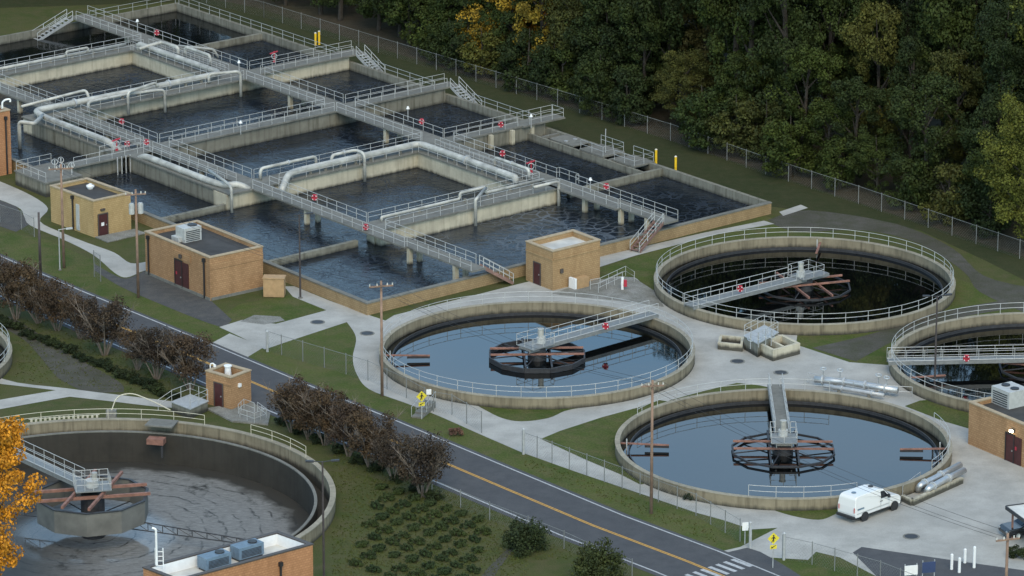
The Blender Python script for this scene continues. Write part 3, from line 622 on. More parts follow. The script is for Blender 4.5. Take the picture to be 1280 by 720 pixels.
pipe('pale pipe crossing the right walkway at the far dark cells', [W(37.3, 86.5, 3.0), W(39.6, 82.5, 3.0), W(40.0, 82.2, 2.0)], .14, rc=.4)
pipe('upright tan pipe beside the orange building', [G(25, 187, .2), G(25, 187, .2) + Vector((0, 0, 3.1)), W(5.5, 68, 3.3), W(8.9, 71.5, 2.9)], .22, 'pipe_coat', rc=.5)
# small red safety gear on the railings
def life_ring(label, p, face=(-.3, -.95, 0)):
    t = thing('life_ring', label, 'life ring', p, 'red life rings on the railings')
    mb = MB(); torus(mb, p, .25, .07, face, 18, 8); mb.build('ring', 'red_paint', t, True)
    ax = Vector(face).normalized(); a = ax.cross(Vector((0, 0, 1))).normalized()
    mb = MB()
    for k in range(4):
        an = math.pi / 4 + k * math.pi / 2
        q = Vector(p) + (a * math.cos(an) + Vector((0, 0, 1)) * math.sin(an)) * .25
        mb.box(q, .07, .19, q.z - .05, q.z + .05)
    mb.build('white_bands', 'white_paint', t)
    mb = MB(); q = Vector(p) - ax * .1; mb.box(q, .4, .05, q.z - .32, q.z + .32, math.atan2(a.y, a.x)); mb.build('backboard', 'red_paint', t)
for lab, px, z in (('red life ring on the farthest walkway rail near the top left', (196, 41), 2.75), ('red life ring on the left walkway behind the orange building', (152, 152), 2.7), ('red life ring at the crossing left of the stained pipe', (159, 180), 2.7), ('red life ring where the full width cross walkway leaves the left walkway', (183, 178), 2.7),
                   ('red life ring on the left walkway beside the thick pipe elbow', (393, 247), 2.75), ('red life ring low on the left walkway at the nearest cross walkway', (457, 284), 2.45), ('red life ring on the right walkway above the third cell', (527, 152), 2.75), ('red life ring on the walkway leading to the lookout platform', (626, 156), 2.75), ('red life ring on the right walkway beside the lookout platform', (628, 192), 2.75), ('red life ring on the right walkway just above the end stairs', (758, 233), 2.75)):
    life_ring(lab, G(px[0], px[1], z))
def red_lever(label, px, z):
    p = G(px[0], px[1], z); t = thing('gate_lever', label, 'lever', (p.x, p.y, z), 'red gate levers on the walkways')
    mb = MB(); mb.box(p, .3, .3, z, z + .25); mb.tube([p, p + Vector((0, 0, 1.3))], .07, 8); mb.build('stand', 'red_paint', t)
    mb = MB(); mb.beam(p + Vector((-.5, 0, 1.0)), p + Vector((.4, .1, 1.3)), .12, .12); mb.build('handle', 'red_paint', t)
    mb = MB(); torus(mb, p + Vector((0, -.12, .75)), .3, .04, (0, -1, .1)); mb.build('wheel', 'galvanised', t)
red_lever('red gate lever with a hand wheel above the far dark cells', (343, 78), 2.1)
red_lever('red gate lever behind the twin pipe loop on the right walkway', (664, 216), 2.1)
red_lever('red gate lever at the left crossing behind the crossarm pole', (146, 188), 2.1)
def lamp_globe(label, px, z, ztop):
    p = G(px[0], px[1], z); t = thing('walkway_lamp', label, 'lamp', (p.x, p.y, z), 'small white lamps on the walkway rails')
    mb = MB(); mb.tube([p, p + Vector((0, 0, ztop))], .05, 6); mb.build('stem', 'galvanised', t)
    mb = MB(); q = p + Vector((0, 0, ztop)); mb.cyl(q, .16, q.z, q.z + .22, 10, r1=.1); mb.cyl(q, .2, q.z - .06, q.z, 10); mb.build('head', 'white_paint', t)
for lab, px in (('white walkway lamp on the far walkway near the top left corner', (172, 40)), ('white walkway lamp at the pipe corner of the fifth cell', (299, 92)), ('white walkway lamp halfway along the full width cross walkway', (301, 168)), ('white walkway lamp on the right walkway above the third cell', (510, 150)), ('white walkway lamp on the right walkway near the low partition', (738, 240)), ('white walkway lamp beside the lookout platform', (664, 160))):
    lamp_globe(lab, px, 2.1, 1.3)
# ------------------------------------------------------------------ clarifiers
RC = 14.5
def truss_side(mb, a, b, h, n, r=.026):
    """one pale handrail truss of a bridge"""
    up = Vector((0, 0, h)); md = up * .5
    mb.tube([a + up, b + up], r); mb.tube([a + md, b + md], r * .8); mb.tube([a, b], r * 1.3)
    for i in range(n):
        p = a.lerp(b, i / n); q = a.lerp(b, (i + 1) / n)
        mb.tube([p, p + up], r * .9, 5)
    mb.tube([b, b + up], r * .8, 5)
def clarifier(label, c, rail_arcs, bridge_from=None, plat=1.9, ring=True, gate=None, water_mat='still_water', z_water=.045, bridge_past=1.6, beam_deg=0, scums=(), inside_rail=False, bw=1.25, solid=False):
    c = Vector((c[0], c[1], 0)); t = thing('clarifier', label, 'clarifier', c, 'round settling tanks')
    mb = MB(); mb.ring(c, RC - .38, RC, -.3, 1.0, 128); mb.build('rim_wall', 'rim_concrete', t)
    mb = MB(); mb.ring(c, RC - .41, RC + .03, 1.002, 1.07, 128); mb.build('rim_coping', 'rim_top', t)
    mb = MB(); mb.ring(c, RC - 1.25, RC - 1.15, -.1, .30, 96); mb.build('weir', 'dark_steel', t)
    mb = MB(); mb.disc(c, RC - .3, z_water, 128); w = mb.build('water', water_mat); w['kind'] = 'structure'
    for a0, a1 in rail_arcs:
        full = a1 - a0 >= 360
        pts = arc_pts(c, RC - .2, a0, a1, 1.07, max(6, int((a1 - a0) / 3)))
        if full: pts = pts[:-1]
        railing(t, pts, 1.0, 2.1, full)
    if bridge_from is not None:
        an = R(bridge_from); d = Vector((math.cos(an), math.sin(an), 0)); s = Vector((-d.y, d.x, 0))
        b = thing('clarifier_bridge', label.replace('tank', 'tank') and BR[label], 'bridge', c, 'access bridges over the settling tanks')
        p = c + d * (RC + .3); q = c - d * bridge_past
        mb = MB(); mb.beam(p + Vector((0, 0, 1.30)), q + Vector((0, 0, 1.30)), bw, .12); mb.build('deck', 'deck_concrete' if solid else 'galv_dark', b)
        for sg in (-1, 1):
            mb = MB(); mb.beam(p + s * sg * (bw / 2 + .06) + Vector((0, 0, 1.2)), q + s * sg * (bw / 2 + .06) + Vector((0, 0, 1.2)), .08, .30); mb.build('girder', 'galv_dark', b)
            mb = MB(); truss_side(mb, p + s * sg * bw / 2 + Vector((0, 0, 1.42)), c + d * 1.6 + s * sg * bw / 2 + Vector((0, 0, 1.42)), 1.0, 8); mb.build('side_truss', 'rail_paint', b)
        # platform at the centre
        pr = 1.1
        mb = MB(); mb.box(c - d * .2, pr * 2.4, pr * 2, 1.38, 1.46, an); mb.build('platform', 'galv_dark', b)
        e = [c - d * .2 + d * x * pr * 1.2 + s * y * pr for x, y in ((1, -.6), (1, -1), (-1, -1), (-1, 1), (1, 1), (1, .6))]
        railing(b, [x + Vector((0, 0, 1.46)) for x in e], 1.05, 1.2)
        k = thing('drive_unit', DR[label], 'motor', c + Vector((0, 0, 1.46)), 'drive units at the centre of the tanks')
        mb = MB(); mb.cyl(c + d * .5, .42, 1.462, 2.0, 16); mb.build('gearbox', 'unit_grey', k)
        mb = MB(); mb.cyl(c + d * .5, .26, 2.0, 2.75, 14); mb.cyl(c + d * .5, .30, 2.75, 2.85, 14); mb.build('motor', 'pipe_coat', k)
    # rotating rake: ring of dark angles with radial arms and two long rust-red beams
    g = thing('rake_mechanism', RK[label], 'rake', c, 'rake mechanisms in the settling tanks')
    mb = MB(); mb.cyl(c, .9, -.3, 1.36, 20, r1=.8); mb.build('centre_column', 'dark_steel', g)
    nr = 12; rr = 4.5
    vv = [c + Vector((rr * math.cos(2 * math.pi * (i + .5) / nr), rr * math.sin(2 * math.pi * (i + .5) / nr), 0)) for i in range(nr)]
    mb = MB()
    for i in range(nr):
        a, b2 = vv[i], vv[(i + 1) % nr]
        mb.beam(a + Vector((0, 0, .30)), b2 + Vector((0, 0, .30)), .14, .45 if ring == 'skirt' else .18)
    mb.build('baffle_ring', 'dark_steel', g)
    bd = Vector((math.cos(R(beam_deg)), math.sin(R(beam_deg)), 0)); bs = Vector((-bd.y, bd.x, 0))
    for sg in (-1, 1):
        mb = MB(); mb.beam(c + bd * -4.3 + bs * sg * .95 + Vector((0, 0, .78)), c + bd * 4.3 + bs * sg * .95 + Vector((0, 0, .78)), .15, .17); mb.build('long_beam', 'rusty_steel', g)
        mb = MB(); mb.beam(c + bs * -4.3 + bd * sg * 1.2 + Vector((0, 0, .56)), c + bs * 4.3 + bd * sg * 1.2 + Vector((0, 0, .56)), .16, .2); mb.build('cross_beam', 'dark_steel' if ring != 'rust' else 'rusty_steel', g)
    for i in range(0, nr, 2):
        mb = MB(); mb.beam(c + (vv[i] - c) * .2 + Vector((0, 0, .50)), vv[i] + Vector((0, 0, .42)), .07, .1); mb.build('radial_arm', 'dark_steel', g)
    for an, ln in scums:
        d = Vector((math.cos(R(an)), math.sin(R(an)), 0)); s = Vector((-d.y, d.x, 0))
        x = thing('scum_trough', SC[label][scums.index((an, ln))], 'trough', c + d * (RC - .4), 'scum troughs reaching in from tank rims')
        mb = MB(); mb.beam(c + d * (RC - .45) + Vector((0, 0, .62)), c + d * (RC - .45 - ln) + Vector((0, 0, .52)), .22, .11); mb.build('trough', 'rusty_steel', x)
        mb = MB(); mb.beam(c + d * (RC - .45 - ln) + Vector((0, 0, .35)), c + d * (RC - .45 - ln * .5) + Vector((0, 0, .36)), .06, .2); mb.build('scraper_plate', 'dark_steel', x)
        mb = MB(); mb.beam(c + d * (RC - 1.0) + s * .25 + Vector((0, 0, -.1)), c + d * (RC - 1.0) + s * .25 + Vector((0, 0, 1.1)), .1, .1); mb.build('hanger', 'galvanised', x)
    return t
K1 = 'round settling tank with blue sky reflections in the middle of the photo'
K2 = 'round settling tank with blue reflections beside the white van'
K3 = 'round settling tank with black water at the foot of the forest'
K6 = 'round settling tank with black water cut by the right photo edge'
K5 = 'round settling tank of which only a rim shows at the left photo edge'
BR = {K1: 'truss bridge with a red ring over the blue tank in the middle', K2: 'pale straight bridge running towards the camera into the blue tank near the van', K3: 'truss bridge over the black tank at the forest edge', K6: 'truss bridge over the black tank at the right photo edge', K5: 'bridge of the tank at the left photo edge'}
DR = {K1: 'motor on the bridge of the blue tank in the middle', K2: 'motor on the bridge of the blue tank near the van', K3: 'motor on the bridge of the black tank at the forest edge', K6: 'motor on the bridge of the tank at the right photo edge', K5: 'motor on the bridge of the tank at the left photo edge'}
RK = {K1: 'dark twelve sided rake ring with rust red beams under the truss bridge in the middle', K2: 'dark spoked rake ring with rust red beams near the van', K3: 'rust red rake frame in the black tank at the forest edge', K6: 'rust red rake frame in the tank at the right photo edge', K5: 'rake frame in the tank at the left photo edge'}
SC = {K1: ['pinkish scum trough on the left side of the middle blue tank'], K2: ['rust red scum trough on the left side of the blue tank near the van', 'rust red scum trough on the right side of the blue tank near the van'], K3: ['slim pale trough hanging from the back rim of the forest edge tank'], K6: ['rust red scum trough on the left of the tank at the right photo edge'], K5: ['']}
c1, c2, c3, c6, c5 = (2.3, -22.1), (23.4, -48.3), (28.2, -.55), (48.9, -25.6), (-60.3, -24)
clarifier(K1, c1, [(0, 360)], 42, ring='skirt', beam_deg=2, scums=((183, 4.2),))
clarifier(K2, c2, [(70, 88), (91, 150), (-32, 20), (255, 292)], 89.5, beam_deg=-1, scums=((176, 4.2), (-2, 4.0)), bw=1.2, solid=True)
clarifier(K3, c3, [(0, 360)], 219, ring='rust', beam_deg=18, scums=((80, 3.4),), bridge_past=2.6)
clarifier(K6, c6, [(0, 360)], 184, ring='rust', beam_deg=-14, scums=((196, 4.0),), bw=.95)
clarifier(K5, c5, [(0, 360)], 100, scums=())
for lab, px in (('red life ring on the bridge of the blue tank in the middle', (757, 408)), ('red life ring on the bridge of the black tank at the forest edge', (925, 361)), ('red life ring on the bridge at the right photo edge', (1208, 448))):
    life_ring(lab, G(px[0], px[1], 2.0))
# ------------------------------------------------------------------ large part-drained tank at the lower left
K4 = 'large round part drained tank with a grey drum at the lower left'
c = C4; t = thing('clarifier', K4, 'clarifier', c, 'round settling tanks'); ZW = -2.25
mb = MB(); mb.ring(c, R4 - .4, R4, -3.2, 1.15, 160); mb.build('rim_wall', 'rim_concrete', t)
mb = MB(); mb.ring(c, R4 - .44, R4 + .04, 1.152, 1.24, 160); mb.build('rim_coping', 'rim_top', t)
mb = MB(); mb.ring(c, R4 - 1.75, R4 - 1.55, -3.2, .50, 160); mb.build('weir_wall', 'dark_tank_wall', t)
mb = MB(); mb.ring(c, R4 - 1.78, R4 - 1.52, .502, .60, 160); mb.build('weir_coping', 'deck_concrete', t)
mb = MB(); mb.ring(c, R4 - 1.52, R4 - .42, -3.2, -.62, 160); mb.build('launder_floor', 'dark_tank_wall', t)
mb = MB(); mb.disc((0, 0), R4 - 1.6, 0, 128); w = mb.build('water', 'scum_water'); w.location = (c.x, c.y, ZW); w['kind'] = 'structure'
railing(t, arc_pts(c, R4 - .2, 66, 150, 1.24, 40), .9, 2.3, mat='cream_paint')
railing(t, arc_pts(c, R4 - .2, 30, 52, 1.24, 12), .9, 2.3, mat='cream_paint')
mb = MB()
for k in range(15): mb.box(c + Vector((math.cos(R(94 + k * 1.15)), math.sin(R(94 + k * 1.15)), 0)) * (R4 + .35), .19, .1, .62, 1.42, R(94 + k * 1.15 - 90))
mb.box(c + Vector((math.cos(R(102)), math.sin(R(102)), 0)) * (R4 + .42), 6.2, .06, 1.3, 1.36, R(12)); mb.build('slatted_guard', 'cream_paint', t)
d4 = G(20, 556, 1.5) - G(115, 600, 1.5); d4.z = 0; d4.normalize(); s4 = Vector((-d4.y, d4.x, 0))
b = thing('clarifier_bridge', 'railed bridge leading to the grey drum at the lower left', 'bridge', c, 'access bridges over the settling tanks')
ZB = 2.0
mb = MB(); mb.beam(c + d4 * (R4 + .2) + Vector((0, 0, ZB)), c + Vector((0, 0, ZB)), .95, .12); mb.build('deck', 'galv_dark', b)
for sg in (-1, 1):
    mb = MB(); mb.beam(c + d4 * R4 + s4 * sg * .5 + Vector((0, 0, ZB - .2)), c + s4 * sg * .5 + Vector((0, 0, ZB - .15)), .08, .3); mb.build('girder', 'galv_dark', b)
    mb = MB(); truss_side(mb, c + d4 * R4 + s4 * sg * .5 + Vector((0, 0, ZB + .07)), c + d4 * 1.8 + s4 * sg * .5 + Vector((0, 0, ZB + .07)), 1.0, 12); mb.build('side_truss', 'rail_paint', b)
mb = MB(); mb.box(c, 3.0, 2.4, ZB + .02, ZB + .12, .2); mb.build('platform', 'galv_dark', b)
ca, sa = math.cos(.2), math.sin(.2)
railing(b, [c + Vector((x * ca - y * sa, x * sa + y * ca, ZB + .12)) for x, y in ((-1.45, .5), (-1.45, -1.15), (1.45, -1.15), (1.45, 1.15), (-1.45, 1.15), (-1.45, .9))], 1.05, .8)
k = thing('drive_unit', 'motor on the platform above the grey drum', 'motor', c + Vector((0, 0, ZB + .12)), 'drive units at the centre of the tanks')
mb = MB(); mb.cyl(c, .55, ZB + .122, ZB + .7, 16); mb.build('gearbox', 'unit_grey', k)
mb = MB(); mb.cyl(c + Vector((.2, .1, 0)), .25, ZB + .7, ZB + 1.3, 12); mb.build('motor', 'pipe_coat', k)
g = thing('feed_drum', 'ten sided grey metal drum hanging above the dark water', 'drum', c)
def poly_ring(mb, c, r0, r1, z0, z1, n, a0=0):
    vs = []
    for i in range(n):
        t = 2 * math.pi * i / n + a0; x, y = math.cos(t), math.sin(t)
        vs += [(c[0] + r0 * x, c[1] + r0 * y, z0), (c[0] + r1 * x, c[1] + r1 * y, z0), (c[0] + r1 * x, c[1] + r1 * y, z1), (c[0] + r0 * x, c[1] + r0 * y, z1)]
    fs = []
    for i in range(n):
        a = 4 * i; b = 4 * ((i + 1) % n)
        fs += [(a, a + 3, b + 3, b), (a + 1, b + 1, b + 2, a + 2), (a + 3, a + 2, b + 2, b + 3), (a, b, b + 1, a + 1)]
    mb.add(vs, fs)
mb = MB(); poly_ring(mb, c, 4.62, 4.72, -.62, 1.35, 10, .3); mb.build('drum_wall', 'grey_panel', g)
mb = MB(); poly_ring(mb, c, 4.55, 4.80, 1.352, 1.43, 10, .3); mb.build('drum_lip', 'dark_steel', g)
mb = MB(); mb.cyl(c, 1.0, -3.2, 1.6, 20); mb.build('centre_column', 'dark_steel', g)
for sg in (-1, 1):
    for an in (12, 78):
        bd = Vector((math.cos(R(an)), math.sin(R(an)), 0)); bs = Vector((-bd.y, bd.x, 0))
        zz = 1.55 if an == 12 else 1.56 + .26
        mb = MB(); mb.beam(c - bd * 4.7 + bs * sg * 1.15 + Vector((0, 0, zz)), c + bd * 4.7 + bs * sg * 1.15 + Vector((0, 0, zz)), .22, .24); mb.build('support_beam', 'rusty_steel', g)
mb = MB()
for i in range(10):
    an = 2 * math.pi * i / 10 + .3; mb.beam(c + Vector((0, 0, -.55)), c + Vector((4.6 * math.cos(an), 4.6 * math.sin(an), -.55)), .05, .08)
mb.build('spokes', 'dark_steel', g)
for an in (-20, 160):
    d = Vector((math.cos(R(an)), math.sin(R(an)), 0)); x = thing('rake_truss', 'long dark rake truss just above the scummy water, ' + ('towards the flat roof' if an < 0 else 'towards the orange tree'), 'rake', c + d * 5, 'rake trusses of the part drained tank')
    a = c + d * 1.0 + Vector((0, 0, -.35)); e = c + d * 17 + Vector((0, 0, -.95)); mb = MB()
    mb.tube([a, e], .05); mb.tube([a - Vector((0, 0, .85)), e - Vector((0, 0, .3))], .05)
    for k in range(12):
        p = a.lerp(e, k / 12); q = (a - Vector((0, 0, .85))).lerp(e - Vector((0, 0, .3)), k / 12); q2 = (a - Vector((0, 0, .85))).lerp(e - Vector((0, 0, .3)), (k + 1) / 12)
        mb.tube([p, q], .035, 5); mb.tube([p, q2], .03, 5)
    mb.build('truss', 'dark_steel', x)
# scum box hanging on the back rim
p = G(205, 527, 1.24); x = thing('scum_box', 'small rust red box under a grey ledge on the part drained tank rim', 'box', (p.x, p.y, 0))
q = c + (Vector((p.x, p.y, 0)) - c).normalized() * (R4 - 1.2); an = math.atan2(q.y - c.y, q.x - c.x)
mb = MB(); mb.box(q, 1.9, 2.5, 1.26, 1.38, an); mb.build('ledge', 'deck_concrete', x)
q2 = c + (q - c).normalized() * (R4 - 2.8)
mb = MB(); mb.box(q2, .9, 1.5, .0, .5, an); mb.build('box', 'rusty_steel', x)
mb = MB(); mb.beam(q2 + Vector((.5, -.3, .3)), q2 + Vector((.5, -.3, -1.2)), .18, .18); mb.build('chute', 'dark_steel', x)
# ------------------------------------------------------------------ buildings
def building(name, label, Np, L, Rr, h, wall, roof, parapet=.35, cop='coping', inset=.3, cat='building'):
    Np, L, Rr = [Vector((p[0], p[1], 0)) for p in (Np, L, Rr)]; F = L + Rr - Np
    t = thing(name, label, cat, Np)
    quad = [Np, Rr, F, L]
    mb = MB(); mb.prism(quad, -.1, h - parapet - .2); mb.build('wall', wall, t)
    def ins(k):
        a = (Rr - Np).normalized() * k; b = (L - Np).normalized() * k
        return [Np + a + b, Rr - a + b, F - a - b, L + a - b]
    o_, i_ = quad, ins(inset)
    mb = MB()
    for k in range(4):
        mb.prism([o_[k], o_[(k + 1) % 4], i_[(k + 1) % 4], i_[k]], h - parapet - .2, h)
    mb.build('parapet', wall, t)
    oo, ii = ins(-.06), ins(inset + .05); mb = MB()
    for k in range(4): mb.prism([oo[k], oo[(k + 1) % 4], ii[(k + 1) % 4], ii[k]], h + .002, h + .10)
    mb.build('coping', cop, t)
    mb = MB(); mb.prism(ins(inset + .002), h - parapet - .198, h - parapet); mb.build('roof', roof, t)
    return t, Np, L, Rr, F
def on_wall(t, P, Q, a, w, z0, z1, mat, name, out=.06, frame=None, knob=False):
    """flat fitting on the wall running from P to Q (outside is on the right-hand side looking along it)"""
    d = (Q - P).normalized(); n = Vector((d.y, -d.x, 0))
    p = P + d * a; mb = MB()
    mb.prism([p + n * .004, p + d * w + n * .004, p + d * w + n * out, p + n * out], z0, z1); o = mb.build(name, mat, t)
    if frame:
        f = MB()
        for (x0, x1, y0, y1) in ((-.1, 0, z0, z1 + .1), (w, w + .1, z0, z1 + .1), (0, w, z1 + .002, z1 + .1)):
            f.prism([p + d * x0 + n * .003, p + d * x1 + n * .003, p + d * x1 + n * (out + .04), p + d * x0 + n * (out + .04)], y0, y1)
        f.build('frame', frame, o)
    if knob:
        f = MB(); f.prism([p + d * (w - .2) + n * (out + .002), p + d * (w - .1) + n * (out + .002), p + d * (w - .1) + n * (out + .08), p + d * (w - .2) + n * (out + .08)], z0 + 1.0, z0 + 1.12); f.build('handle', 'stainless', o)
    return o
def downpipe(t, P, Q, a, h):
    d = (Q - P).normalized(); n = Vector((d.y, -d.x, 0)); p = P + d * a + n * .12; mb = MB()
    mb.tube([p + Vector((0, 0, .1)), p + Vector((0, 0, h))], .09, 8); mb.box(p, .3, .3, h, h + .35, math.atan2(d.y, d.x)); mb.build('downpipe', 'black_trim', t)
# yellow brick building
t, n, l, r, f = building('brick_building', 'yellow brick building with a black flat roof and one dark door', (-41.87, 17.09), (-46.75, 22.75), (-38.4, 20.0), 3.75, 'brick_yellow', 'roof_dark')
on_wall(t, n, r, .55, 1.05, .05, 2.25, 'door_maroon', 'door', .05, 'dark_coping', True)
on_wall(t, n, r, .85, .35, 1.05, 1.4, 'white_paint', 'notice', .058)
on_wall(t, n, r, .8, .5, 2.65, 2.85, 'dark_coping', 'wall_lamp', .18)
downpipe(t, l, n, 4.0, 3.3); on_wall(t, l, n, 4.5, .55, .2, 2.9, 'unit_grey', 'panel', .08)
mb = MB(); mb.prism([n + Vector((.1, -.1, 0)), r + Vector((.3, -.2, 0)), r + Vector((1.6, -1.6, 0)), n + Vector((1.5, -1.9, 0))], .02, .12); s_ = mb.build('doorstep', 'paving_old', t)
p = G(113, 237, 3.3); v_ = thing('roof_vent', 'white mushroom vent on the black roof of the yellow building', 'vent', (p.x, p.y, 3.2)); mb = MB(); mb.cyl(p, .28, 3.2, 3.6, 14); mb.build('base', 'white_paint', v_); mb = MB(); mb.cyl(p, .42, 3.6, 3.75, 14); mb.cyl(p, .34, 3.75, 3.95, 14, r1=.1); mb.build('cap', 'white_paint', v_)
# tan brick building with double door
t, n, l, r, f = building('brick_building', 'tan brick building with a dark double door and a grey rooftop unit', (-28.87, -4.14), (-35.75, 4.75), (-24.0, -.35), 4.25, 'brick_tan', 'roof_dark')
on_wall(t, l, n, 5.3, 1.15, .1, 2.75, 'door_maroon', 'door', .06, 'black_trim', True); on_wall(t, l, n, 6.46, 1.15, .1, 2.75, 'door_maroon', 'door', .06, None, False)
on_wall(t, l, n, 5.0, 3.0, 2.95, 3.7, 'brick_tan', 'lintel', .07); on_wall(t, l, n, 6.2, .4, 3.15, 3.5, 'dark_coping', 'wall_lamp', .25)
downpipe(t, l, n, .7, 3.7); downpipe(t, l, n, 10.4, 3.7)
on_wall(t, l, n, 0, (n - l).length, -.05, .28, 'deck_concrete', 'plinth', .09); on_wall(t, n, r, .1, (r - n).length - .1, -.05, .28, 'deck_concrete', 'plinth', .09)
on_wall(t, n, r, 0.05, (r - n).length - .05, 3.05, 3.7, 'brick_tan', 'band', .06)
on_wall(t, l, n, 5.42, .22, 1.3, 1.6, 'red_paint', 'notice', .075)
def rooftop_unit(label, p, z, sx, sy, h, ang, mat, fans=1, skirt=True, group=None):
    t = thing('rooftop_unit', label, 'air unit', (p.x, p.y, z), group or 'air units on the flat roofs')
    mb = MB(); mb.box(p, sx, sy, z + .18, z + h, ang); mb.build('cabinet', mat, t)
    mb = MB(); mb.box(p, sx * .92, sy * .92, z, z + .178, ang); mb.build('base', 'dark_steel', t)
    ca, sa = math.cos(ang), math.sin(ang)
    for i in range(fans):
        x = (i - (fans - 1) / 2) * sx / fans + (sx * .22 if fans == 1 else 0)
        q = p + Vector((x * ca, x * sa, 0)); mb = MB(); mb.cyl(q, min(sx / fans, sy) * .32, z + h + .002, z + h + .09, 18); mb.build('fan_guard', 'black_trim', t)
    q = p + Vector((sa * (sy / 2 + .012), -ca * (sy / 2 + .012), 0))
    mb = MB()
    for k in range(6): mb.box(q, sx * .8, .02, z + .3 + k * (h - .5) / 6, z + .3 + k * (h - .5) / 6 + (h - .5) / 12, ang)
    mb.build('louvre', 'dark_steel', t); return t
p = G(236, 302, 3.7); rooftop_unit('pale grey boxy air unit on the roof of the tan brick building', p, 3.7, 2.0, 1.5, 1.6, R(38), 'unit_grey', 1)
p = G(224, 303, 3.7); x = thing('air_duct', 'low grey duct box beside the unit on the tan brick building', 'duct', (p.x, p.y, 3.7)); mb = MB(); mb.box(p, 1.0, 1.2, 3.75, 4.35, R(38)); mb.build('duct', 'unit_grey', x); mb = MB(); mb.box(p, .8, 1.0, 3.7, 3.749, R(38)); mb.build('base', 'dark_steel', x)
# kiosk by the tank
t, n, l, r, f = building('pump_kiosk', 'buff brick kiosk with a sunken pale roof standing against the aeration tank wall', (3.93, -.91), (1.35, 2.55), (8.55, 3.05), 3.9, 'brick_buff', 'roof_light', .5)
on_wall(t, l, n, 1.35, 1.0, .05, 2.2, 'door_maroon', 'door', .05, 'dark_coping', True)
on_wall(t, n, r, .9, .35, 1.6, 2.0, 'dark_coping', 'meter_box', .15); on_wall(t, n, r, .05, (r - n).length - .1, 3.0, 3.2, 'brick_buff', 'band', .07); on_wall(t, l, n, .05, (n - l).length - .05, 3.0, 3.2, 'brick_buff', 'band', .07)
p = G(716, 361); x = thing('cabinet', 'white open sided cabinet at the foot of the buff kiosk', 'cabinet', (p.x, p.y, 0)); mb = MB(); mb.box(p, .25, .9, .05, 1.1, R(40)); mb.build('door', 'white_paint', x); mb = MB(); mb.box(p + Vector((.75, .55, 0)), 1.5, .8, .0, 1.0, R(40)); mb.build('body', 'tan_cabinet', x)
# kiosk by the lower tank
t, n, l, r, f = building('pump_kiosk', 'small tan brick kiosk with an open topped roof beside the part drained tank', (-24.9, -36.9), (-27.25, -34.9), (-23.25, -34.75), 3.05, 'brick_tan', 'roof_dark', .7)
on_wall(t, l, n, 1.1, .95, .05, 2.25, 'door_maroon', 'door', .05, 'dark_coping', True); on_wall(t, n, r, .9, .3, 2.0, 2.3, 'white_paint', 'wall_lamp', .2)
on_wall(t, l, n, .05, (n - l).length - .05, 2.3, 2.45, 'brick_tan', 'band', .06)
p = G(285, 470, 2.4); x = thing('roof_vent', 'white vent pipe standing in the roof of the small tan kiosk', 'vent', (p.x, p.y, 2.35)); mb = MB(); mb.cyl(p, .32, 2.35, 3.3, 14, r1=.26); mb.build('stack', 'white_paint', x); mb = MB(); mb.cyl(p, .36, 3.3, 3.4, 14); mb.build('cap', 'white_paint', x)
for lab, px in (('white hooked lamp at the roof corner of the small tan kiosk', (263, 462)),):
    p = G(px[0], px[1], 2.9); x = thing('goose_lamp', lab, 'lamp', (p.x, p.y, 2.9)); mb = MB(); mb.tube(smooth_path([p, p + Vector((0, 0, .55)), p + Vector((.3, -.1, .62)), p + Vector((.4, -.15, .4))], .2), .06); mb.build('arm', 'white_paint', x); mb = MB(); mb.cyl(p + Vector((.4, -.15, 0)), .13, 3.2, 3.4, 10); mb.build('shade', 'white_paint', x)
# flat roofed building at the bottom edge
A, Bc, Cc = G(179, 710, 5), G(347, 665, 5), G(391, 681, 5)
D = A + Cc - Bc
t, n, l, r, f = building('flat_roof_building', 'orange brick building with a white walled flat roof at the bottom edge', D, A, Cc, 5.0, 'brick_orange', 'roof_light', .9, 'dark_coping', .28)
n = Vector((n.x, n.y, 0))
mb = MB(); e_ = (r - n).normalized(); g_ = (l - n).normalized()
q4 = [n + e_ * .29 + g_ * .29, r - e_ * .29 + g_ * .29, f - e_ * .29 - g_ * .29, l + e_ * .29 - g_ * .29]; i4 = [n + e_ * .33 + g_ * .33, r - e_ * .33 + g_ * .33, f - e_ * .33 - g_ * .33, l + e_ * .33 - g_ * .33]
for k in range(4): mb.prism([q4[k], q4[(k + 1) % 4], i4[(k + 1) % 4], i4[k]], 4.105, 4.985)
mb.build('parapet_lining', 'white_paint', t)
downpipe(t, n, r, (r - n).length - 3.2, 4.0)
for lab, px in (('blue grey air unit on the orange building, the one nearer the ladder', (268, 708)), ('blue grey air unit on the orange building, the one nearer the roof corner', (309, 695))):
    p = G(px[0], px[1], 4.2); rooftop_unit(lab, p, 4.1, 2.4, 1.2, 1.15, R(40), 'unit_blue', 1)
p = G(199, 708, 5.1); x = thing('roof_ladder', 'white ladder cage rising over the roof edge of the orange building', 'ladder', (p.x, p.y, 0)); mb = MB()
for s_ in (-.3, .3): mb.tube([p + Vector((s_, .3, -4.8)), p + Vector((s_, .3, 1.4))], .045)
for k in range(16): mb.tube([p + Vector((-.3, .3, -4.6 + k * .38)), p + Vector((.3, .3, -4.6 + k * .38))], .03, 5)
mb.build('ladder', 'white_paint', x); mb = MB(); mb.tube(smooth_path([p + Vector((-.2, .2, 0)), p + Vector((-.2, .2, 3.0)), p + Vector((-.5, .2, 3.1))], .2), .09, 8); mb.build('vent_pipe', 'white_paint', x)
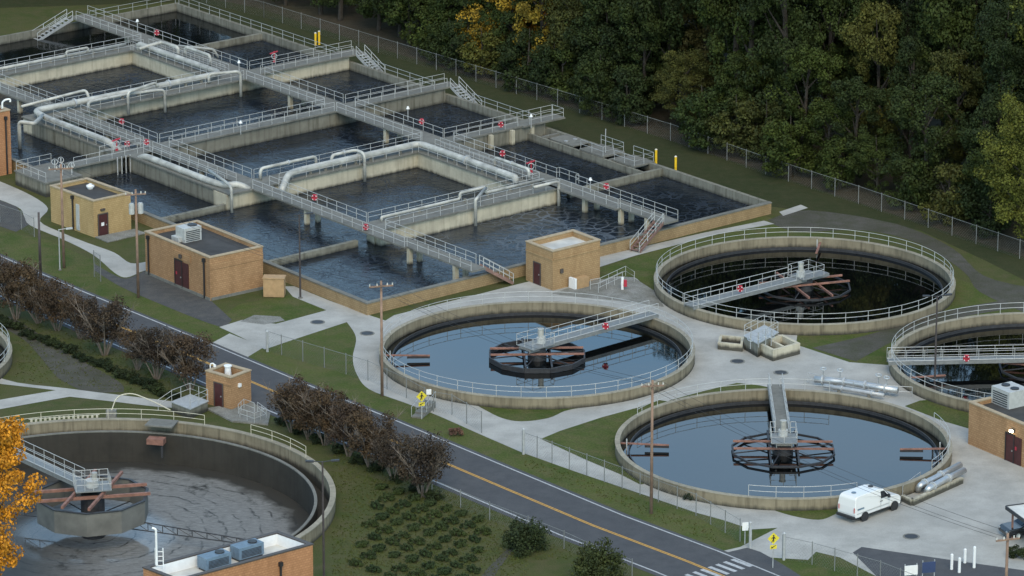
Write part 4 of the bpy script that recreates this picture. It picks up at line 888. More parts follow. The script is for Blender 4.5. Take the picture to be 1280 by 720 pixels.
# building on the right edge
P0, P1 = Vector((39.6, -45.82, 0)), Vector((47.8, -58.0, 0)); dd = (P1 - P0).normalized(); nn = Vector((-dd.y, dd.x, 0))
t, n, l, r, f = building('brick_building', 'tan brick building with a lit lamp over its maroon double door', P1, P0, P1 + nn * 9, 3.8, 'brick_tan', 'roof_dark')
on_wall(t, l, n, 5.1, 1.0, .05, 2.5, 'door_maroon', 'door', .06, 'black_trim', True); on_wall(t, l, n, 6.11, 1.0, .05, 2.5, 'door_maroon', 'door', .06, None); on_wall(t, l, n, 6.3, .22, 1.3, 1.6, 'red_paint', 'notice', .075)
lo = on_wall(t, l, n, 5.75, .4, 2.85, 3.1, 'dark_coping', 'wall_lamp', .2)
d_ = (n - l).normalized(); o_ = Vector((d_.y, -d_.x, 0)); q = l + d_ * 5.95 + o_ * .26; mb = MB(); mb.box(q, .34, .12, 2.84, 3.02, math.atan2(d_.y, d_.x)); mb.build('bulb', 'lamp_glow', lo)
lt = bpy.data.lights.new('door_lamp', 'POINT'); lt.energy = 60; lt.color = (1, .82, .55); lt.shadow_soft_size = .15; lo_ = bpy.data.objects.new('door_lamp', lt); COL.objects.link(lo_); lo_.location = q + o_ * .3 + Vector((0, 0, -.15))
p = G(1262, 507, 3.3); rooftop_unit('pale green grey air unit on the roof at the right edge', p, 3.3, 2.4, 2.2, 1.7, R(-56), 'unit_grey', 2)
# tall orange building at the left edge
e0 = G(15, 217); ee = Vector(TU + (0,)); ev = Vector(TV + (0,))
e1 = e0 - ee * 9
t, n, l, r, f = building('tall_brick_building', 'tall orange brick building cut by the left photo edge', e1, e1 + ev * 8, e0, 6.9, 'brick_orange', 'roof_dark', .3)
downpipe(t, n, r, 8.35, 6.0)
p = G(3, 136, 6.9); x = thing('roof_pipe', 'white hooked vent pipe on the roof of the tall orange building', 'vent pipe', (p.x, p.y, 6.9)); mb = MB(); mb.tube(smooth_path([p, p + Vector((0, 0, .7)), p + Vector((.35, 0, 1.0)), p + Vector((.85, 0, 1.05)), p + Vector((.85, 0, .75))], .3), .1, 8); mb.build('pipe', 'white_paint', x)
# tan cabinet beside the tan building
p = G(343, 371); x = thing('utility_cabinet', 'tan double utility cabinet beside the tan brick building', 'cabinet', (p.x, p.y, 0)); mb = MB(); mb.box(p + Vector((0, .3, 0)), 2.0, 1.1, .05, 1.85, R(-5)); mb.build('body', 'tan_cabinet', x)
mb = MB(); mb.box(p + Vector((0, .3, 0)), 2.15, 1.25, 1.852, 1.95, R(-5)); mb.build('lid', 'tan_cabinet', x)
for s_ in (-.5, .5):
    mb = MB(); mb.box(p + Vector((s_, .3 - .565 - s_ * .087, 0)), .86, .02, .15, 1.75, R(-5)); mb.build('door', 'tan_cabinet', x)
# ------------------------------------------------------------------ poles, wires, lamps
POLES = {}
def utility_pole(label, px, h, arm=0, armlen=2.6, trans=(), nm='utility_pole', mat='wood_pole', r=.15):
    p = G(*px); t = thing(nm, label, 'pole', (p.x, p.y, 0), 'timber utility poles')
    mb = MB(); mb.tube([p, p + Vector((0, 0, h))], [r, r * .68], 10); mb.build('pole', mat, t, True)
    a = R(arm); d = Vector((math.cos(a), math.sin(a), 0)); tops = []
    if armlen:
        mb = MB(); q = p + Vector((0, -.18, h - .45)); mb.beam(q - d * armlen / 2, q + d * armlen / 2, .11, .14); mb.build('crossarm', mat, t)
        for k in (-1, -.35, .55, 1):
            z = q + d * armlen / 2 * k * .94; mb = MB(); mb.cyl(z, .06, z.z + .07, z.z + .27, 8, r1=.045); mb.build('insulator', 'ceramic', t); tops.append(z + Vector((0, 0, .27)))
    for s_, z in trans:
        q = p + d * s_ * .45; mb = MB(); mb.cyl(q, .27, z, z + .95, 14); mb.cyl(q, .2, z + .95, z + 1.05, 14); mb.build('transformer', 'unit_grey', t)
    POLES[label] = tops; return t
PA, PB, PC, PD, PE = 'utility pole with an orange lit crossarm in front of the yellow building', 'utility pole with two transformers between the yellow and tan buildings', 'slender utility pole left of the middle blue tank', 'tall utility pole in front of the blue tank near the van', 'utility pole at the bottom right corner near the white bollards'
utility_pole(PA, (80, 335), 10.6, 12, 2.4); utility_pole(PB, (173, 372), 10.8, 15, 2.0, ((-.95, 8.4), (.95, 8.4))); utility_pole(PC, (477.7, 495), 10.8, 15, 2.2); utility_pole(PD, (814, 642), 11.7, 10, 1.9); utility_pole(PE, (1256, 775), 7.2, 18, 2.0)
utility_pole('short dark brown pole among the shrubs by the road', (51, 352), 7.0, 0, 0, mat='dark_pole')
def wire(label, a, b, sag, parent=None):
    t = thing('overhead_wire', label, 'wire', a, 'overhead wires between the poles'); mb = MB()
    mb.tube([a.lerp(b, i / 16) - Vector((0, 0, sag * 4 * (i / 16) * (1 - i / 16))) for i in range(17)], .014, 4, cap=False); mb.build('cable', 'black_trim', t)
for (a, b, sag, lab) in ((PA, PB, .35, 'one of three thin wires from the orange lit crossarm to the transformer pole'), (PB, PC, 1.2, 'one of three thin overhead wires from the transformer pole to the slender pole'), (PC, PD, 1.2, 'one of three thin overhead wires from the slender pole over the middle blue tank'), (PD, PE, .9, 'one of three thin overhead wires over the blue tank to the bottom right pole')):
    for k in (0, 1, 3): wire(lab, POLES[a][k], POLES[b][k], sag)
def lamp_post(label, px, h, arm=(1, 0), double=False, mat='dark_pole', r=.10):
    p = G(*px); t = thing('lamp_post', label, 'lamp post', (p.x, p.y, 0), 'slim lamp posts'); mb = MB(); mb.tube([p, p + Vector((0, 0, h))], [r, r * .7], 8); mb.build('pole', mat, t)
    mb = MB(); mb.cyl(p, r * 2.2, -.02, .12, 10); mb.build('base', 'deck_concrete', t)
    for s_ in ((1, -1) if double else (1,)):
        d = Vector((arm[0], arm[1], 0)).normalized() * s_; q = p + Vector((0, 0, h - .05))
        mb = MB(); mb.beam(q, q + d * .75 + Vector((0, 0, .1)), .06, .06); mb.beam(q + d * .7 + Vector((0, 0, .08)), q + d * 1.35 + Vector((0, 0, .12)), .3, .12); mb.build('lamp_head', 'unit_grey' if mat != 'dark_pole' else 'dark_steel', t)
lamp_post('slim dark lamp post in front of the left tank cell', (375.5, 373), 8.4, (1, .2))
lamp_post('dark double headed lamp post beside the part drained tank', (405, 723), 9.9, (1, .1), True)
lamp_post('dark lamp post in front of the black tank at the right edge', (1168, 492), 9.2, (1, .2), True)
lamp_post('grey lamp post with a pale head below the yellow building', (75, 338), 4.2, (1, .1), False, 'galvanised', .07)
for lab, px, h in (('yellow bollard pole farther from the low partition, by the far tank edge', (820, 207), 1.75), ('yellow bollard pole nearer the brick end wall, by the far tank edge', (844.5, 213), 1.5), ('left of the pair of yellow bollard poles at the far walkway', (394.5, 57), 1.5), ('right of the pair of yellow bollard poles at the far walkway', (399, 56), 1.6)):
    p = G(*px); x = thing('yellow_bollard', lab, 'bollard', (p.x, p.y, 0), 'yellow bollards along the forest side'); mb = MB(); mb.cyl(p, .13, 0, h, 12); mb.build('post', 'yellow_paint', x); mb = MB(); mb.cyl(p, .15, h, h + .1, 12, r1=.08); mb.build('cap', 'ceramic', x)
for i, (px, h, lab) in enumerate((((1189.5, 712), 1.3, 'white bollard farthest left of the group at the lower right'), ((1199, 716), 1.25, 'white bollard second from the left at the lower right'), ((1206, 704), 1.2, 'white bollard at the back of the group at the lower right'), ((1217.5, 710), 1.8, 'tallest white bollard at the lower right'))):
    p = G(*px); x = thing('white_bollard', lab, 'bollard', (p.x, p.y, 0), 'white bollards at the lower right'); mb = MB(); mb.cyl(p, .12, 0, h, 12); mb.build('post', 'white_paint', x); mb = MB(); mb.cyl(p, .12, h, h + .06, 12, r1=.05); mb.build('cap', 'white_paint', x)
# ------------------------------------------------------------------ chain-link fences
def chain_fence(label, pts, h=1.85, sp=2.9, wire_r=.004, step=.3, lean=None, barbed=False):
    pts = [Vector((p.x, p.y, 0)) for p in pts]; t = thing('chain_link_fence', label, 'fence', pts[0]); mb = MB(); tr = MB()
    for a, b in zip(pts, pts[1:]):
        L = (b - a).length; d = (b - a) / L; n = max(1, round(L / sp)); tr.tube([a + Vector((0, 0, h)), b + Vector((0, 0, h))], .02, 6)
        k = int((L + h) / step)
        for i in range(k):
            for sg in (1, -1):
                s0 = i * step - h; x0, z0, x1, z1 = s0, 0, s0 + h, h
                if x0 < 0: z0 = -x0; x0 = 0
                if x1 > L: z1 = h - (x1 - L); x1 = L
                if z1 <= z0: continue
                if sg < 0: x0, x1 = L - x0, L - x1
                p = a + d * x0 + Vector((0, 0, z0)); q = a + d * x1 + Vector((0, 0, z1))
                mb.tube([p, q], wire_r, 3, cap=False)
    mb.build('mesh_panel', 'fence_wire', t); tr.build('top_rail', 'fence_wire', t)
    for a, b in zip(pts, pts[1:]):
        n = max(1, round((b - a).length / sp))
        for i in range(n): add_post(t, a.lerp(b, i / n), h + .12, 'galv_dark', .04)
    add_post(t, pts[-1], h + .12, 'galv_dark', .04)
    return t
chain_fence('long chain link fence in the shade along the forest edge', [G(*p) for p in ((330, 22), (473, 66), (697, 133), (838, 176), (957, 218), (1073, 255), (1220, 305), (1330, 342))], 1.9, 3.6)
chain_fence('chain link fence behind the tank end under the top left trees', [G(*p) for p in ((-40, -5), (120, -30), (330, 22))], 1.9, 3.6)
chain_fence('chain link fence between the road verge and the path below the middle tank', [G(*p) for p in ((333, 438), (352, 444), (460, 476), (508, 498), (531, 511))], 1.9, 2.6)
chain_fence('short chain link fence right of the yellow crossing sign near the steps', [G(*p) for p in ((542, 515), (565, 519), (602, 541))], 1.9, 2.6)
chain_fence('chain link fence along the concrete strip in front of the tank near the van', [G(*p) for p in ((653, 566), (690, 579), (800, 619), (870, 645), (925, 677))], 1.9, 2.2)
chain_fence('chain link fence across the lower right corner behind the second crossing sign', [G(*p) for p in ((978, 698), (1015, 706), (1100, 730), (1150, 750))], 1.9, 2.4)
chain_fence('chain link fence in front of the driveway at the left edge', [G(*p) for p in ((-40, 262), (0, 278), (27, 287), (43, 296))], 1.9, 2.4)
chain_fence('chain link fence with posts along the near road edge by the green bushes', [G(*p) for p in ((540, 620), (612, 650), (660, 668), (705, 686), (735, 700), (790, 722))], 1.5, 3.2)
chain_fence('open chain link gate leaf beside the yellow building path', [G(*p) for p in ((118, 346), (126, 352))], 2.6, 1.4)
for lab, px, h in (('thick grey gate post at the corner of the fence near the driveway', (653, 567), 2.3), ('thick grey gate post at the end of the path fence', (333, 439), 2.0), ('thick grey gate post left of the yard entrance', (936, 684), 2.2), ('thick grey gate post right of the yard entrance', (978, 699), 2.3)):
    p = G(*px); x = thing('gate_post', lab, 'post', (p.x, p.y, 0), 'thick gate posts'); mb = MB(); mb.cyl(p + Vector((.1, -.2, 0)), .12, 0, h, 10); mb.build('post', 'galvanised', x); mb = MB(); mb.cyl(p + Vector((.1, -.2, 0)), .14, h, h + .1, 10, r1=.04); mb.build('cap', 'galvanised', x)
# ------------------------------------------------------------------ signs
def crossing_sign(label, px, h, face):
    p = G(*px); t = thing('crossing_sign', label, 'road sign', (p.x, p.y, 0), 'yellow crossing signs'); mb = MB(); mb.tube([p, p + Vector((0, 0, h))], .04, 6); mb.build('post', 'galvanised', t)
    a = R(face); fx = Vector((math.cos(a), math.sin(a), 0)); fn = Vector((fx.y, -fx.x, 0)); c = p + Vector((0, 0, h - .35)) + fn * .06
    Z = Vector((0, 0, 1))
    def plate(name, pts, off, mat, par, th=.02):
        mb = MB(); f = [c + fx * x + Z * z + fn * off for x, z in pts]; bk = [q - fn * th for q in f]; n = len(pts)
        mb.add(f + bk, [tuple(range(n)), tuple(reversed(range(n, 2 * n)))] + [(i, n + i, n + (i + 1) % n, (i + 1) % n) for i in range(n)]); return mb.build(name, mat, par)
    d = .5; board = plate('diamond_board', [(0, -d), (d, 0), (0, d), (-d, 0)], 0, 'sign_yellow', t)
    # walking figure
    man = MB()
    for pts in ([(-.02, -.30), (.05, -.32), (.06, -.02), (-.03, -.02)], [(-.04, -.04), (.02, -.04), (-.12, -.34), (-.19, -.32)], [(-.07, -.03), (.07, -.03), (.08, .16), (-.07, .16)], [(.06, .14), (.19, -.02), (.16, -.05), (.03, .07)], [(-.06, .14), (-.19, 0), (-.16, -.04), (-.03, .07)], [(.07 * math.cos(k * math.pi / 4), .24 + .07 * math.sin(k * math.pi / 4)) for k in range(8)]):
        f = [c + fx * x + Z * z + fn * (.006 + .001 * len(man.f)) for x, z in pts]; man.add(f, [tuple(range(len(f)))])
    man.build('walking_figure', 'black_trim', board)
    pl = plate('arrow_plate', [(-.28, -.9), (.28, -.9), (.28, -.56), (-.28, -.56)], 0, 'sign_yellow', t)
    ar = MB()
    for pts in ([(-.18, -.83), (.0, -.83), (-.18, -.66)], [(-.12, -.73), (-.07, -.78), (.2, -.64), (.17, -.59)]):
        f = [c + fx * x + Z * z + fn * (.006 + .001 * len(ar.f)) for x, z in pts]; ar.add(f, [tuple(range(len(f)))])
    ar.build('arrow', 'black_trim', pl)
crossing_sign('yellow diamond crossing sign by the small steps below the middle tank', (527, 524), 2.5, 18)
crossing_sign('yellow diamond crossing sign at the yard entrance beside the crosswalk', (966, 710), 2.9, 15)
def board(label, px, w, h, z, face, mat='white_paint', posts=1, nm='notice_board'):
    p = G(*px); a = R(face); fx = Vector((math.cos(a), math.sin(a), 0)); fn = Vector((fx.y, -fx.x, 0)); t = thing(nm, label, 'sign', (p.x, p.y, 0)); mb = MB(); mb.box(p + fn * .07, w, .04, z, z + h, a); mb.build('board', mat, t)
    for k in ([0] if posts == 1 else [-1, 1]): add_post(t, p + fx * k * w * .45, z + h * (.9 if posts == 1 else 1.15), 'galvanised', .04)
board('small white plate on the gate post left of the yard entrance', (931, 680), .5, .7, 1.2, 10); board('small white plate on the fence beside the steps', (536, 513), .45, .5, 1.5, 10)
board('white notice board on posts at the bottom right', (1138, 733), 1.1, .8, 1.0, 14, 'white_paint', 2); board('dark blue notice board on posts right of the white one', (1160, 733), 1.1, .9, 1.2, 14, 'sign_blue', 2)
# ------------------------------------------------------------------ yard equipment
def steps(label, p, q, w, n, mat='deck_concrete'):
    t = thing('steps', label, 'steps', p); d = Vector((q.x - p.x, q.y - p.y, 0)); L = d.length; d.normalize()
    for k in range(n):
        a = p + d * (L * k / n); mb = MB(); mb.strip(a, p + d * L + d * .001 * k, w, .0 if k == 0 else .16 * k + .001, .16 * (k + 1)); mb.build('step', mat, t)
    s = Vector((-d.y, d.x, 0)) * w / 2
    for sg in (-1, 1): railing(t, [p + s * sg + Vector((0, 0, .1)), p + d * L + s * sg + Vector((0, 0, .16 * n))], .9, 1.0, mids=(), mat='galvanised')
steps('short concrete steps from the road up to the path under the crossing sign', G(521, 523), G(538, 509), 1.0, 4)
mb_t = thing('valve_pit', 'low concrete valve pit with two open boxes between the three tanks', 'pit', G(970, 445))
pit = [G(943, 441), G(966, 452), G(1000, 443), G(978, 432)]
def hollow(mb, poly, th, z0, z1):
    c = sum((Vector(p) for p in poly), Vector()) / len(poly); ins = []
    for p in poly: p = Vector(p); ins.append(p + (c - p).normalized() * th)
    n = len(poly)
    for k in range(n): mb.prism([poly[k], poly[(k + 1) % n], ins[(k + 1) % n], ins[k]], z0, z1)
mb = MB(); hollow(mb, pit, .45, 0, 1.1); mid0 = pit[0].lerp(pit[3], .5); mid1 = pit[1].lerp(pit[2], .5); mb.strip(mid0.lerp(mid1, .12), mid0.lerp(mid1, .88), .25, .05, 1.0); mb.build('pit_wall', 'tank_concrete', mb_t)
mb = MB(); mb.prism([p.lerp(sum(pit, Vector()) / 4, .15) for p in pit], .03, .25); mb.build('pit_floor', 'dark_tank_wall', mb_t)
mb_t2 = thing('valve_platform', 'railed grating platform with valve stems next to the open valve pit', 'platform', G(950, 432))
q = [G(930, 437), G(947, 447), G(972, 433), G(955, 424)]
mb = MB(); mb.prism(q, 0, 1.3); mb.build('base', 'old_concrete', mb_t2); mb = MB(); mb.prism([p + (p - sum(q, Vector()) / 4).normalized() * .1 for p in q], 1.302, 1.38); mb.build('grating', 'galvanised', mb_t2)
railing(mb_t2, [p + Vector((0, 0, 1.38)) for p in q] , 1.0, 1.1, True)
for px in ((938, 436), (948, 434), (957, 431), (964, 432)):
    p = G(px[0], px[1], 1.38); mb = MB(); mb.tube([p, p + Vector((0, 0, 1.5))], .05); torus(mb, p + Vector((0, 0, .9)), .28, .035, (.2, -.3, 1)); mb.build('valve_stem', 'stainless', mb_t2)
x = thing('concrete_box', 'low hollow concrete box left of the valve platform', 'box', G(912, 435)); q = [G(897, 437), G(928, 440), G(930, 430), G(900, 427)]; mb = MB(); hollow(mb, q, .35, 0, .7); mb.build('wall', 'tank_concrete', x); mb = MB(); mb.prism([p.lerp(sum(q, Vector()) / 4, .15) for p in q], .03, .2); mb.build('floor', 'dark_tank_wall', x)
def yard_pipe(label, pts, r, flanges=(), mat='stainless'):
    t = thing('yard_pipe', label, 'pipe', (pts[0].x, pts[0].y, 0), 'silver pipes on the yard'); sp = smooth_path(pts, .6, 5); mb = MB(); mb.tube(sp, r, 14); mb.build('pipe', mat, t, True)
    L = pts[0].lerp(pts[-1], 0)
    for f in flanges:
        i = min(len(pts) - 2, int(f)); a = pts[i].lerp(pts[i + 1], f - i); d = (pts[i + 1] - pts[i]).normalized(); mb = MB(); mb.tube([a - d * .08, a + d * .08], r * 1.4, 14); mb.build('flange', 'galvanised', t)
    for f in (.25, .75):
        a = pts[0].lerp(pts[-1], f); mb = MB(); mb.box(a, .3, .35, 0, max(.1, a.z - r * .8)); mb.build('saddle', 'deck_concrete', t)
yard_pipe('silver pipe with flanges lying between the valve pit and the right edge tank', [G(1018, 474, .7), G(1052, 477, .7), G(1085, 482, .7), G(1122, 488, .7)], .30, (.3, 1.1, 1.9, 2.6))
yard_pipe('thinner silver pipe in front of the long flanged one', [G(1030, 482, .5), G(1075, 489, .5), G(1105, 494, .5)], .18, (.5, 1.5), 'galvanised')
yard_pipe('fat silver pipe stub nearer the white van, open end down', [G(1147, 612, .3), G(1150, 607, .8), G(1170, 597, .9), G(1200, 581, .9)], .28, (1.3, 2.2))
yard_pipe('fat silver pipe stub farther from the white van', [G(1158, 616, .3), G(1160, 611, .8), G(1180, 600, .9), G(1205, 588, .7)], .27, (1.3, 2.2))
x = thing('valve_rack', 'railed curb around silver pipes above the tank near the van', 'railing', G(1060, 490)); railing(x, [G(1010, 479), G(1085, 494), G(1140, 497)], 1.0, 1.6, mat='galvanised')
for k, px in enumerate(((1029, 472), (1050, 474), (1098, 480), (1108, 483))):
    p = G(px[0], px[1], .9); mb = MB(); mb.tube([p, p + Vector((0, 0, .9))], .06); torus(mb, p + Vector((0, 0, .85)), .25, .04, (.1, -.2, 1)); mb.build('hand_wheel', 'stainless', x)
x = thing('pipe_curb', 'low concrete curb under the fat silver pipe stubs beside the van', 'curb', G(1150, 625)); mb = MB(); mb.strip(G(1140, 632), G(1202, 604), .35, 0, .55); mb.strip(G(1128, 626), G(1140, 632), .35, 0, .55); mb.build('curb', 'tank_concrete', x)
railing(x, [G(1128, 622), G(1134, 616), G(1150, 604)], 1.0, 1.2, mat='galvanised')
p = G(778, 362); x = thing('extinguisher_post', 'white post with a red hose box beside the buff kiosk', 'post', (p.x, p.y, 0)); mb = MB(); mb.cyl(p, .14, 0, 1.25, 12); mb.build('post', 'white_paint', x); mb = MB(); mb.box(p + Vector((.28, -.1, 0)), .3, .25, .35, 1.0); mb.build('hose_box', 'red_paint', x)
x = thing('ramp_railing', 'pale double railing around the ramp right of the buff kiosk', 'railing', G(760, 358)); railing(x, [G(738, 362), G(750, 360), G(782, 345), G(793, 352)], 1.0, 1.6); railing(x, [G(748, 366), G(778, 352)], 1.0, 1.6)
x = thing('ramp_railing', 'railing on the concrete landing of the small tan kiosk', 'railing', G(320, 525)); railing(x, [G(300, 524), G(318, 530), G(333, 524), G(322, 516)], 1.0, 1.0); railing(x, [G(298, 519), G(305, 512), G(318, 517)], 1.0, 1.0)
x = thing('stair_landing', 'railed metal landing between the footpath and the small tan kiosk', 'landing', G(235, 520)); q = [G(215, 515), G(238, 524), G(260, 514), G(238, 506)]; mb = MB(); mb.prism(q, .02, .9); mb.build('base', 'old_concrete', x); mb = MB(); mb.prism([p.lerp(sum(q, Vector()) / 4, -.06) for p in q], .902, .98); mb.build('grating', 'galvanised', x)
railing(x, [p + Vector((0, 0, .98)) for p in (q[0], q[3], q[2], q[1])], 1.05, 1.1); railing(x, [q[0] + Vector((-1.2, -.2, .2)), q[0] + Vector((0, 0, 1.0))], 1.0, 1.2)
x = thing('kiosk_apron', 'concrete apron slab in front of the small tan kiosk door', 'slab', G(300, 522)); mb = MB(); mb.prism([G(258, 512), G(290, 528), G(335, 532), G(338, 518), G(312, 503)], .0, .14); mb.build('slab', 'paving_old', x)
p = G(139, 514, 1.2); x = thing('goose_pipe', 'pale hooped pipe rising beside the slatted guard of the part drained tank', 'pipe', (p.x, p.y, 0)); mb = MB(); mb.tube(smooth_path([p, p + Vector((.5, .4, 1.3)), p + Vector((1.8, .6, 1.5)), p + Vector((3.6, .2, .9)), p + Vector((5.2, 0, .1))], .8), .05, 8); mb.build('pipe', 'cream_paint', x); mb = MB(); mb.box(p, .9, .6, 0, 1.3); mb.build('plinth', 'paving_old', x)
for lab, px in (('dark oval manhole cover in the path left of the slender pole', (459, 417)), ('dark oval manhole cover in the path above the grass triangle', (397, 403)), ('dark round manhole cover in the yard right of the valve pit', (976, 466)), ('dark round manhole cover in the yard below the valve box', (922, 452)), ('dark round manhole cover in the yard in front of the van', (1139, 671))):
    p = G(*px); x = thing('manhole_cover', lab, 'manhole', (p.x, p.y, 0), 'manhole covers'); mb = MB(); mb.cyl(p, .55, .02, .045, 20); mb.build('cover', 'dark_steel', x); mb = MB(); mb.ring(p, .56, .70, .02, .05, 24); mb.build('frame', 'paving_old', x)
# ------------------------------------------------------------------ white cargo van
wr, wf = G(1079.5, 651), G(1116.5, 637.5)
fd = Vector((wf.x - wr.x, wf.y - wr.y, 0)); wb_ = fd.length; fd.normalize(); lf = Vector((-fd.y, fd.x, 0))
vo = wr + lf * .88; vo.z = .02
van = thing('cargo_van', 'white cargo van parked beside the silver pipes', 'van', vo)
def vp(x, y, z): return vo + fd * x + lf * y + Vector((0, 0, z))
k = wb_ / 3.7
prof = [(-1.10, .48, 1.0), (-1.16, .75, 1.0), (-1.16, 1.35, .985), (-1.08, 2.02, .90), (-.95, 2.22, .86), (-.6, 2.28, .84), (1.9, 2.26, .84), (2.45, 2.16, .84), (3.22, 1.42, .95), (4.25, 1.24, .93), (4.52, 1.05, .90), (4.6, .75, .90), (4.56, .45, .92), (4.5, .36, .92)]
mb = MB(); n_ = len(prof); vs = []
for sg in (1, -1): vs += [vp(x * k, y * 1.0 * sg, z) for x, z, y in prof]
# belt widened lower body: split profile in bands so the sides lean in at the top
fs = [(i, (i + 1) % n_, n_ + (i + 1) % n_, n_ + i) for i in range(n_)]
fs += [tuple(reversed(range(n_))), tuple(range(n_, 2 * n_))]
mb.add(vs, fs); body = mb.build('body', 'car_white', van)
bv = body.modifiers.new('soft', 'BEVEL'); bv.width = .07; bv.segments = 3; bv.limit_method = 'ANGLE'; bv.angle_limit = R(25)
def side_panel(name, pts, mat, par, sg=-1, off=.012):
    mb = MB(); f = []
    for x, z in pts:
        # width of the body at this height on the side
        wv = 1.0 if z < 1.35 else 1.0 - (z - 1.35) / .9 * .15
        f.append(vp(x * k, sg * (wv + off), z))
    bk = [p - lf * sg * .02 for p in f]; n = len(f)
    mb.add(f + bk, [tuple(range(n)), tuple(reversed(range(n, 2 * n)))] + [(i, n + i, n + (i + 1) % n, (i + 1) % n) for i in range(n)]); return mb.build(name, mat, par)
for sg in (-1, 1):
    side_panel('side_window', [(2.05, 1.45), (2.98, 1.45), (2.5, 2.02), (2.05, 2.05)], 'glass', van, sg, -.02)
    side_panel('door_handle', [(1.92, 1.2), (2.2, 1.2), (2.2, 1.26), (1.92, 1.26)], 'black_trim', van, sg)
    for sx_ in (1.98, 3.02):
        side_panel('door_seam', [(sx_, .5), (sx_ + .02, .5), (sx_ + .02, 1.4), (sx_, 1.4)], 'unit_grey', van, sg, .008)
    side_panel('sill', [(-.6, .40), (3.2, .40), (3.2, .52), (-.6, .52)], 'black_trim', van, sg, .004)
    side_panel('rub_strip', [(-.95, .78), (3.0, .78), (3.0, .86), (-.95, .86)], 'unit_grey', van, sg)
    side_panel('side_lettering', [(-.9, 1.12), (-.1, 1.12), (-.1, 1.24), (-.9, 1.24)], 'unit_blue', van, sg)
    mb = MB(); mb.beam(vp(2.85 * k, sg * 1.0, 1.5), vp(2.85 * k, sg * 1.22, 1.55), .12, .3); mb.build('mirror', 'black_trim', van)
    mb = MB(); mb.beam(vp(-1.17 * k, sg * .84, .95), vp(-1.17 * k, sg * .84, 1.35), .18, .06); mb.build('tail_light', 'tail_red', van)
    mb = MB(); mb.beam(vp(4.55 * k, sg * .62, .88), vp(4.55 * k, sg * .88, .88), .12, .22); mb.build('headlight', 'stainless', van)
    for wx in (0, 3.7):
        cx = vp(wx * k, sg * .86, .37); mb = MB(); mb.tube([cx - lf * .13, cx + lf * .13], .37, 20); wh = mb.build('wheel', 'tyre', van)
        mb = MB(); mb.tube([cx - lf * .14, cx + lf * .14], .21, 16); mb.build('rim', 'unit_grey', wh)
        mb = MB(); q = vp(wx * k, sg * 1.0, .37); mb.tube([q - lf * .04, q + lf * .012], .45, 20); mb.build('wheel_arch', 'black_trim', van)
mb = MB(); f = [vp(2.53 * k, -.74, 2.08), vp(2.53 * k, .74, 2.08), vp(3.20 * k, .84, 1.48), vp(3.20 * k, -.84, 1.48)]; f = [p + fd * .04 + Vector((0, 0, .035)) for p in f]; mb.add(f + [p - Vector((0, 0, .03)) for p in f], [(0, 1, 2, 3), (7, 6, 5, 4), (0, 4, 5, 1), (1, 5, 6, 2), (2, 6, 7, 3), (3, 7, 4, 0)]); mb.build('windscreen', 'glass', van)
mb = MB(); mb.beam(vp(-1.24 * k, -.95, .5), vp(-1.24 * k, .95, .5), .18, .22); mb.build('bumper', 'black_trim', van); mb = MB(); mb.beam(vp(4.62 * k, -.9, .48), vp(4.62 * k, .9, .48), .16, .26); mb.build('bumper', 'black_trim', van)
mb = MB(); mb.cyl(vp(-.3, 0, 0), .2, 2.30, 2.36, 12); mb.build('roof_vent', 'unit_blue', van)
mb = MB(); mb.cyl(vp(1.9, .1, 0), .22, 2.28, 2.34, 12); mb.build('roof_vent', 'black_trim', van)
# ------------------------------------------------------------------ carport with a dark car
p0 = G(1258, 634, 2.6); dv = Vector((math.cos(R(20)), math.sin(R(20)), 0)); dn = Vector((dv.y, -dv.x, 0))
cp = thing('carport', 'carport with a pale roof at the right edge below the yard', 'carport', (p0.x, p0.y, 0))
mb = MB(); mb.prism([p0, p0 + dv * 8, p0 + dv * 8 + dn * 6, p0 + dn * 6], 2.5, 2.66); mb.build('roof', 'roof_light', cp)
mb = MB()
for a, b in ((p0, p0 + dn * 6), (p0, p0 + dv * 8)): mb.beam(Vector((a.x, a.y, 2.58)) - (dv * .06 if b == p0 + dn * 6 else dn * .06), Vector((b.x, b.y, 2.58)) - (dv * .06 if b == p0 + dn * 6 else dn * .06), .1, .3)
mb.build('fascia', 'dark_steel', cp)
for x_, y_ in ((.4, .4), (.4, 5.6), (7.5, .4), (7.5, 5.6)):
    q = p0 + dv * x_ + dn * y_; mb = MB(); mb.box(q, .16, .16, 0, 2.5); mb.build('post', 'rusty_steel', cp)
cv = G(1249, 667) + dn * .9; cv.z = 0
car = thing('parked_car', 'dark car standing under the carport at the right edge', 'car', cv)
def cpnt(x, y, z): return cv + dv * x + dn * y + Vector((0, 0, z))
prof = [(-.1, .3), (-.15, .62), (.1, .88), (1.15, .98), (1.95, 1.42), (3.3, 1.44), (4.1, 1.02), (4.5, .95), (4.6, .6), (4.5, .3)]
mb = MB(); n_ = len(prof); vs = []
for sg in (1, -1): vs += [cpnt(x, sg * (.88 if z < 1.0 else .66), z) for x, z in prof]
mb.add(vs, [(i, (i + 1) % n_, n_ + (i + 1) % n_, n_ + i) for i in range(n_)] + [tuple(reversed(range(n_))), tuple(range(n_, 2 * n_))]); cb_ = mb.build('body', 'car_black', car); bv = cb_.modifiers.new('soft', 'BEVEL'); bv.width = .08; bv.segments = 3; bv.limit_method = 'ANGLE'; bv.angle_limit = R(20)
